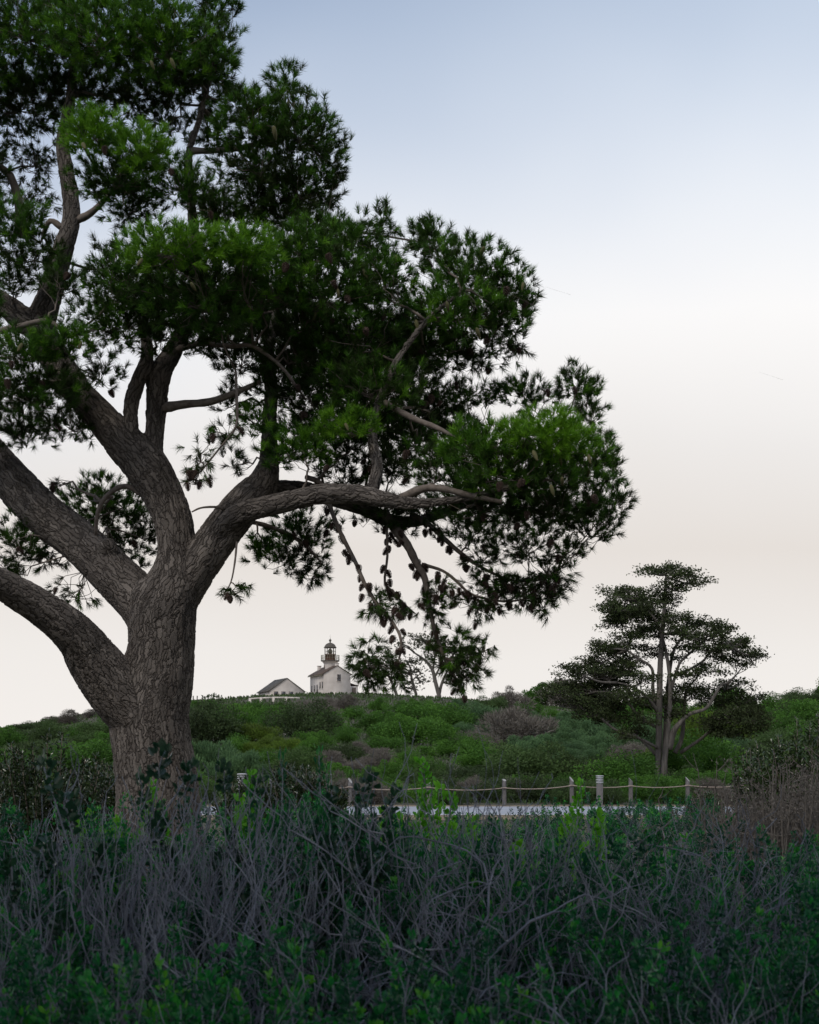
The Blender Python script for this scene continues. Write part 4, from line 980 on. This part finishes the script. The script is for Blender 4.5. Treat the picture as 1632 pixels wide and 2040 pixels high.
# ------------------------------------------------------------------ dark glossy shrubs at mid distance, dry weeds
def glossy_shrub(u, vtop, D, half_px, label, seed, leaf_px=8, n=5200, group=None):
    r = np.random.default_rng(seed)
    top = P(u, vtop, D); h = top[2]; w = px(half_px, D)
    root = empty('glossy_shrub', (top[0], D, 0)); tag(root, label, 'shrub', group)
    st = MB(); P_, A_ = [], []
    ns = 70; n = int(n * 1.9)
    for k in range(ns):
        a = r.uniform(0, 6.28); rr = math.sqrt(r.random()) * w
        hh = h * r.uniform(.72, 1.0) * math.sqrt(max(.15, 1 - (rr / w) ** 2 * .75))
        tip = np.array([rr * math.cos(a), rr * math.sin(a) * .8, hh])
        ln = smooth_path(np.array([[tip[0] * .25, tip[1] * .25, -.05], [tip[0] * .7, tip[1] * .7, hh * .45], tip]), 6)
        st.tube(ln, np.linspace(.022, .005, len(ln)), 4)
        m_ = n // ns; t = r.uniform(.25, 1.0, m_); i = np.minimum((t * (len(ln) - 1)).astype(int), len(ln) - 2)
        b = ln[i] + (ln[i + 1] - ln[i]) * r.random((m_, 1)); out = nrm(r.normal(size=(m_, 3)))
        spread = (.05 + .26 * (1 - t))[:, None] * min(1.0, w)
        P_.append(b + out * spread * r.random((m_, 1))); A_.append(out * .8 + np.array([0, 0, .55]) + tip / h * .2)
    pos = np.concatenate(P_); ax = np.concatenate(A_)
    keep = pos[:, 2] > .05
    V, T, tn = cards(pos[keep], ax[keep], px(leaf_px, D) * r.uniform(.7, 1.3, keep.sum()), px(leaf_px * .42, D), None, .15)
    mb = MB(); mb.add(V, T, None, tn)
    obj('stems', st.mesh('stems', M_twig), root)
    obj('foliage', mb.mesh('foliage', M_gloss), root)
glossy_shrub(95, 1452, 20.0, 165, 'dark glossy shrub filling the ground behind the pine trunk', 1, 9, 13000)
glossy_shrub(-70, 1450, 22.5, 120, 'second dark glossy shrub next to the pine, farther from the trunk', 11, 9, 5000)
glossy_shrub(210, 1490, 23.5, 70, 'low dark glossy shrub tight against the pine trunk', 12, 9, 7000)
glossy_shrub(600, 1502, 30.0, 100, 'dark shrub with pale upright leaf blades in front of the road', 2, 9, 5200)
glossy_shrub(500, 1535, 31.0, 80, 'low dark shrub between the pine trunk and the pale-bladed shrub', 13, 9, 4000)
glossy_shrub(1610, 1415, 27.0, 135, 'tall dark shrub with glinting narrow leaves behind the dry weeds', 3, 9, 13000)
glossy_shrub(1510, 1478, 31.0, 60, 'lower dark shrub beside the tall glinting one near the fence end', 14, 8, 4000)
glossy_shrub(1405, 1572, 40.0, 40, 'small dark shrub at the foot of the last rope fence post', 15, 7, 2600)
def weed_mesh(seed):
    r = np.random.default_rng(seed); mb = MB()
    for k in range(30):
        x, y = r.normal(size=2) * .32; h = r.uniform(.55, 1.2); lean = r.normal(size=2) * .10
        pts = smooth_path(np.array([[x, y, -.02], [x + lean[0] * .4, y + lean[1] * .4, h * .5], [x + lean[0], y + lean[1], h]]), 4)
        mb.tube(pts, np.linspace(.010, .005, len(pts)), 3, False)
        for q in range(9):
            i = r.integers(3, len(pts)); d = nrm(r.normal(size=3) * np.array([1, 1, .4]) + np.array([0, 0, .8])); l = r.uniform(.05, .22)
            mb.tube(np.array([pts[i], pts[i] + d * l * .6, pts[i] + d * l + np.array([0, 0, .02])]), [.004, .003, .002], 3, False)
            if q < 5:
                e = pts[i] + d * l; V, T, tn = cards(np.repeat(e[None], 6, 0) + r.normal(size=(6, 3)) * .018, r.normal(size=(6, 3)) + np.array([0, 0, .5]), .03, .014); mb.add(V, T, None, tn)
    return mb.mesh('dry_weed', M_weed)
WEEDS = [weed_mesh(70 + i) for i in range(4)]
for k in range(22):
    u = rng.uniform(1440, 1760); D = rng.uniform(15, 23)
    top = np.interp(u, [1425, 1500, 1632, 1760], [1605, 1585, 1568, 1560]) + rng.uniform(-25, 35)
    h = P(u, top, D)[2]
    o = obj('dry_weed', WEEDS[k % 4], None, (P(u, 0, D)[0], D, 0)); s = h / 1.05
    o.scale = (s * .9, s * .9, s); o.rotation_euler = (0, 0, rng.uniform(0, 6.28))
    tag(o, 'clump of brown upright dry weed stems in front of the dark glinting shrub', 'weeds', 'dry weed clumps by the tall dark shrub')

# ------------------------------------------------------------------ the front thicket
def grow(r, p, d, L, rad, depth, mb, tips, bend=.25, up=.12):
    n = 5; pts = [p]; dd = d
    for i in range(n):
        dd = nrm(dd + r.normal(size=3) * bend * .35 + np.array([0, 0, up])); pts.append(pts[-1] + dd * L / n)
    pts = np.array(pts); r1 = rad * .74
    mb.tube(pts, np.linspace(rad, r1, n + 1), 4 if rad > .004 else 3, False)
    if depth == 0:
        tips.append((pts[-1], dd)); return
    kids = r.integers(2, 4)
    for k in range(kids):
        t = r.integers(2, n + 1) if k else n
        nd = nrm(dd + nrm(r.normal(size=3)) * r.uniform(.35, .85))
        grow(r, pts[t], nd, L * r.uniform(.55, .82), r1 * r.uniform(.75, .95), depth - 1, mb, tips, bend, up)
def twig_shrub_mesh(seed, lean=(0, 0), nst=13, L=.46, up=.10):
    r = np.random.default_rng(seed); mb = MB(); tips = []
    for k in range(nst):
        a = r.uniform(0, 6.28); rr = r.uniform(.0, .30); sp = r.uniform(.15, .75)
        d = nrm(np.array([math.cos(a) * sp + lean[0], math.sin(a) * sp + lean[1], 1.0]))
        grow(r, np.array([rr * math.cos(a), rr * math.sin(a), -.03]), d, L * r.uniform(.8, 1.2), r.uniform(.0040, .0088), 3, mb, tips, .78, up)
    return mb, tips
def norm_h(me, h=1.0):
    n = len(me.vertices); co = np.empty(n * 3, np.float32); me.vertices.foreach_get('co', co); z = co[2::3]
    return float(np.percentile(z, 99.5))
TWIGS = []
for i, (lean, up) in enumerate([((0, 0), .22), ((.15, 0), .20), ((-.9, .1), .05), ((-.8, -.3), .04), ((-.5, .2), .10), ((.5, -.2), .10), ((.0, -.4), .12)]):
    mb, tips = twig_shrub_mesh(100 + i, lean, 11 if up > .15 else 9, .46, up)
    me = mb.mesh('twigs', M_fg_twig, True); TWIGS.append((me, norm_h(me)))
def leafy_mesh(seed, mat, leaf=.030, wid=.62, whorl=9, nst=12, depth=2, L=.42, along=True, dens=1.0, up=.18):
    r = np.random.default_rng(seed); sb = MB(); tips = []
    for k in range(nst):
        a = r.uniform(0, 6.28); rr = r.uniform(0, .22); sp = r.uniform(.1, .6)
        grow(r, np.array([rr * math.cos(a), rr * math.sin(a), -.03]), nrm(np.array([math.cos(a) * sp, math.sin(a) * sp, 1.])), L * r.uniform(.8, 1.2), r.uniform(.005, .008), depth, sb, tips, .4, up)
    P_, A_, L_, T_ = [], [], [], []
    for p, d in tips:
        tn = r.random()
        for s in range(int(4 * dens) + 1 if along else 1):
            m_ = whorl; q = p - d * s * leaf * .9
            out = nrm(np.cross(np.repeat(d[None], m_, 0), r.normal(size=(m_, 3))))
            P_.append(np.repeat(q[None], m_, 0) + out * .004 + r.normal(size=(m_, 3)) * .006)
            A_.append(out * (.6 + .35 * s) + d * (1.0 - .12 * s)); L_.append(leaf * r.uniform(.65, 1.15, m_)); T_.append(np.full(m_, np.clip(tn * .7 + .3 * (s == 0), 0, 1)))
    pos = np.concatenate(P_); ln = np.concatenate(L_)
    lb = MB(); V, T, tn = cards(pos, np.concatenate(A_), ln, ln * wid, np.concatenate(T_), .12, True); lb.add(V, T, None, tn)
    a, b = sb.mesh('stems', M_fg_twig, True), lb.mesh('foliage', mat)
    return a, b, max(norm_h(a), .3)
LEAFY = [leafy_mesh(200 + i, M_fg_leaf, leaf=.021, wid=.5, whorl=8, nst=12, depth=3, L=.34) for i in range(4)]
def put_twig(u, vtop, D, k, label, group, wide=1.0, yaw=None):
    h = max(P(u, vtop, D)[2], .35); me, mh = TWIGS[k]
    root = empty('bare_shrub', (P(u, 0, D)[0], D, 0)); tag(root, label, 'shrub', group)
    o = obj('twigs', me, root); s = h / mh; o.scale = (s * wide, s * wide, s); root.rotation_euler = (0, 0, rng.uniform(-.4, .4) if yaw is None else yaw)
def put_leafy(u, vtop, D, k, label, group, kindset=None, wide=1.0):
    h = max(P(u, vtop, D)[2], .3); a, b, mh = (kindset or LEAFY)[k]
    root = empty('leafy_shrub', (P(u, 0, D)[0], D, 0)); tag(root, label, 'shrub', group); s = h / mh
    for nm, me in (('stems', a), ('foliage', b)):
        o = obj(nm, me, root); o.scale = (s * wide, s * wide, s)
    root.rotation_euler = (0, 0, rng.uniform(0, 6.28))
TOP_V = lambda u: np.interp(u, [-100, 0, 200, 420, 560, 800, 1000, 1200, 1400, 1632, 1750], [1585, 1585, 1585, 1610, 1618, 1618, 1632, 1620, 1635, 1645, 1640])
def wh_row(D):
    return 'at the shaded front of the thicket' if D < 5.4 else 'in the middle of the thicket' if D < 8.6 else 'at the thicket edge toward the road'
def L_TW_A(D): return ('grey leafless shrub with upright twigs ' + wh_row(D), 'upright leafless shrubs ' + wh_row(D))
def L_TW_B(D): return ('grey leafless shrub with long slanting twigs ' + wh_row(D), 'slanting leafless shrubs ' + wh_row(D))
def L_LF(D): return ('small-leaved green shrub ' + wh_row(D), 'small-leaved green shrubs ' + wh_row(D))
row = 0
for D, extra in [(3.9, 330), (4.4, 250), (5.0, 170), (5.7, 95), (6.6, 40), (7.8, 10), (9.4, 0), (11.4, 0), (13.6, 5)]:
    half = px(980, D); step = .50 + .03 * D; n = int(2 * half / step) + 1
    for i in range(n):
        x = -half + (i + .5 + rng.uniform(-.35, .35)) * 2 * half / n; Dd = D + rng.uniform(-.3, .3); u = U0 + x / Dd * F_PX
        v = TOP_V(u) + extra + rng.uniform(-10, 45)
        leafy_p = np.interp(u, [0, 350, 600, 900, 1200, 1632], [.34, .40, .58, .62, .72, .80])
        lp = rng.random() < leafy_p
        if lp: put_leafy(u, v + 30, Dd, rng.integers(4), *L_LF(D))
        if not lp or rng.random() < .30:
            slant = rng.random() < np.interp(u, [0, 350, 500, 1632], [.25, .4, .75, .65])
            put_twig(u + rng.uniform(-20, 20), v, Dd - .15, rng.integers(2, 7) if slant else rng.integers(0, 2), *(L_TW_B if slant else L_TW_A)(D))
            if not lp and rng.random() < .6: put_leafy(u + rng.uniform(-60, 60), v + 70, Dd + .25, rng.integers(4), *L_LF(D))
    row += 1
# tall twigs seen against the road and the fence
for (u, v, D, k) in [(770, 1545, 6.2, 2), (860, 1540, 7.0, 0), (960, 1560, 6.4, 3), (640, 1490, 6.8, 0), (240, 1575, 5.8, 1), (30, 1545, 5.6, 1), (330, 1580, 6.2, 0), (110, 1585, 6.0, 0), (1180, 1575, 6.8, 5), (1330, 1600, 6.6, 4), (800, 1560, 5.6, 4), (1060, 1600, 6.0, 6), (700, 1575, 5.4, 2), (400, 1590, 5.4, 1), (180, 1590, 5.2, 0), (1250, 1610, 5.8, 3)]:
    put_twig(u, v, D, k, 'tall leafless twigs standing above the front thicket before the road', 'tall leafless shrubs above the thicket', .8)
for (u, v, D, tw) in [(590, 1590, 17, 0), (640, 1600, 19, 1), (700, 1606, 16, 0), (455, 1590, 17, 1), (540, 1600, 15, 0), (1110, 1604, 18, 0), (1165, 1596, 20, 1), (1215, 1602, 17, 0), (1275, 1606, 19, 1), (1325, 1600, 18, 0), (1385, 1604, 20, 0), (1430, 1600, 18, 1), (760, 1622, 18, 0), (860, 1624, 20, 1), (950, 1626, 17, 0), (1030, 1620, 19, 0), (1300, 1596, 24, 0), (1350, 1598, 26, 1), (1395, 1594, 25, 0), (1245, 1600, 25, 0), (820, 1634, 26, 0), (910, 1634, 28, 1), (1000, 1632, 27, 0), (1090, 1630, 28, 0)]:
    if tw: put_twig(u, v, D, rng.integers(0, 2), 'leafless grey shrub growing alone between thicket and road', 'lone leafless shrubs before the road', 1.1)
    else: put_leafy(u, v, D, rng.integers(4), 'leafy green shrub growing alone between thicket and road', 'lone green shrubs before the road', None, 1.1)
# special leafy plants
SPIRE = [leafy_mesh(300, M_fg_leaf, leaf=.022, wid=.5, whorl=10, nst=7, depth=1, L=.5, dens=4.5, up=.5)]
for u, v, D in [(575, 1505, 6.5), (648, 1540, 6.8), (690, 1515, 6.6), (760, 1560, 7.4)]:
    put_leafy(u, v, D, 0, 'upright spire-like green shoots before the pale-bladed shrub', 'spire-like green shoots', SPIRE, .45)
BRIGHT = [leafy_mesh(310 + i, M_fg_bright, leaf=.024, wid=.7, whorl=8, nst=2, depth=2, L=.34, dens=1.6, up=.42) for i in range(2)]
put_leafy(910, 1520, 10.0, 0, 'vivid green sprig rising alone above the twigs before the fence', None, BRIGHT, .85)
put_leafy(1140, 1566, 10.0, 1, 'vivid green leafy sprig covering the fence post foot', None, BRIGHT, .9)
put_leafy(1085, 1588, 9.5, 0, 'bushier vivid green sprig at the edge of the visible road', None, BRIGHT, 1.0)
put_leafy(215, 1565, 9.4, 1, 'vivid green sprig in front of the dark shrub by the trunk', None, BRIGHT, .8)
put_leafy(350, 1545, 9.6, 0, 'vivid green sprig at the base of the pine trunk', None, BRIGHT, .9)
ROUND = [leafy_mesh(320, M_fg_round, leaf=.021, wid=.8, whorl=8, nst=6, depth=2, L=.36, dens=.8, up=.14)]
put_leafy(430, 1530, 6.0, 0, 'dark round-leaved shrub rising out of the thicket by the trunk', None, ROUND, .95)
put_leafy(520, 1560, 6.5, 0, 'lower dark round-leaved shrub before the white-capped bollard', None, ROUND, .8)
# leaf litter and low growth under the thicket
def litter():
    n = 20000
    y = rng.uniform(2.6, 44, n); x = rng.uniform(-1, 1, n) * (px(1100, 1) * y + .8)
    pos = np.stack([x, y, np.full(n, .0)], -1)
    V, T, tn = cards(pos, rng.normal(size=(n, 3)) * .6 + np.array([0, 0, .9]), rng.uniform(.06, .26, n), .022)
    mb = MB(); mb.add(V, T, None, tn)
    tag(obj('undergrowth', mb.mesh('undergrowth', M_hill_dark)), 'dark low grass and litter under the front thicket', 'undergrowth', kind='stuff')
litter()

# ------------------------------------------------------------------ unseen trees added behind the viewpoint to shade the front of the thicket
def shade_tree(x, y, h, rx, ry, rz, label):
    root = empty('added_shade_tree', (x, y, 0)); tag(root, label, 'tree', 'added shade trees behind the viewpoint')
    r = np.random.default_rng(int(abs(x * 7 + y * 3)) + 5); mb = MB(); fb = MB(); c = np.array([0, 0, h])
    mb.tube(smooth_path(np.array([[0, 0, -.2], [.1, .05, h * .3], [-.1, .1, h * .62], [0, 0, h]]), 5), np.linspace(.34, .10, 16), 10)
    for k in range(44):
        d = nrm(r.normal(size=3)); tip = c + d * np.array([rx, ry, rz]) * r.uniform(.5, .85)
        mb.tube(wobble_line([0, 0, h * r.uniform(.45, .85)], tip, 7, .06, .05), np.linspace(.09, .02, 7), 5)
        n = 480; pos = tip + r.normal(size=(n, 3)) * np.array([rx, ry, rz]) * .17
        V, T, tn = cards(pos, r.normal(size=(n, 3)) + np.array([0, 0, .3]), .27, .17); fb.add(V, T, None, tn)
    obj('trunk', mb.mesh('trunk', M_cypbark, True), root); obj('crown', fb.mesh('crown', M_hill_dark), root)
for i, (x, y, h, rx, ry, rz, lb) in enumerate([
        (-5.2, -1.8, 9.8, 5.0, 5.4, 3.0, 'tall unseen shade tree added at the grove edge, next to a shorter tree'), (0.6, -1.6, 10.4, 5.6, 5.8, 3.0, 'tallest unseen shade tree added in the middle of the grove'),
        (6.2, -2.0, 9.8, 5.0, 5.4, 3.0, 'broad unseen shade tree added beside the tallest one in the grove'), (-11.5, -4.0, 7.0, 4.2, 3.6, 4.6, 'shorter unseen shade tree added at the outer end of the grove'), (12.5, -4.2, 7.0, 4.2, 3.6, 4.6, 'short unseen shade tree added at the far end of the grove')]):
    shade_tree(x, y, h, rx, ry, rz, lb)

# ------------------------------------------------------------------ two faint vapour streaks high up
M_vap = noise_mat('vapour', (0.78, 0.77, 0.75), (0.84, 0.83, 0.81), 0.02)
for (a, b, lb) in (((1076, 568), (1137, 587), 'faint thin vapour streak in the sky beside the pine bough'), ((1512, 741), (1561, 757), 'faint thin vapour streak in the sky above the cypress')):
    D = 3200.0; p, q = P(*a, D), P(*b, D); t = np.linspace(0, 1, 12)[:, None]
    m_ = MB(); m_.tube((p + (q - p) * t) - p, np.interp(t[:, 0], [0, .3, 1], [.05, .16, .19]), 6)
    tag(obj('contrail', m_.mesh('contrail', M_vap, True), None, p), lb, 'contrail')
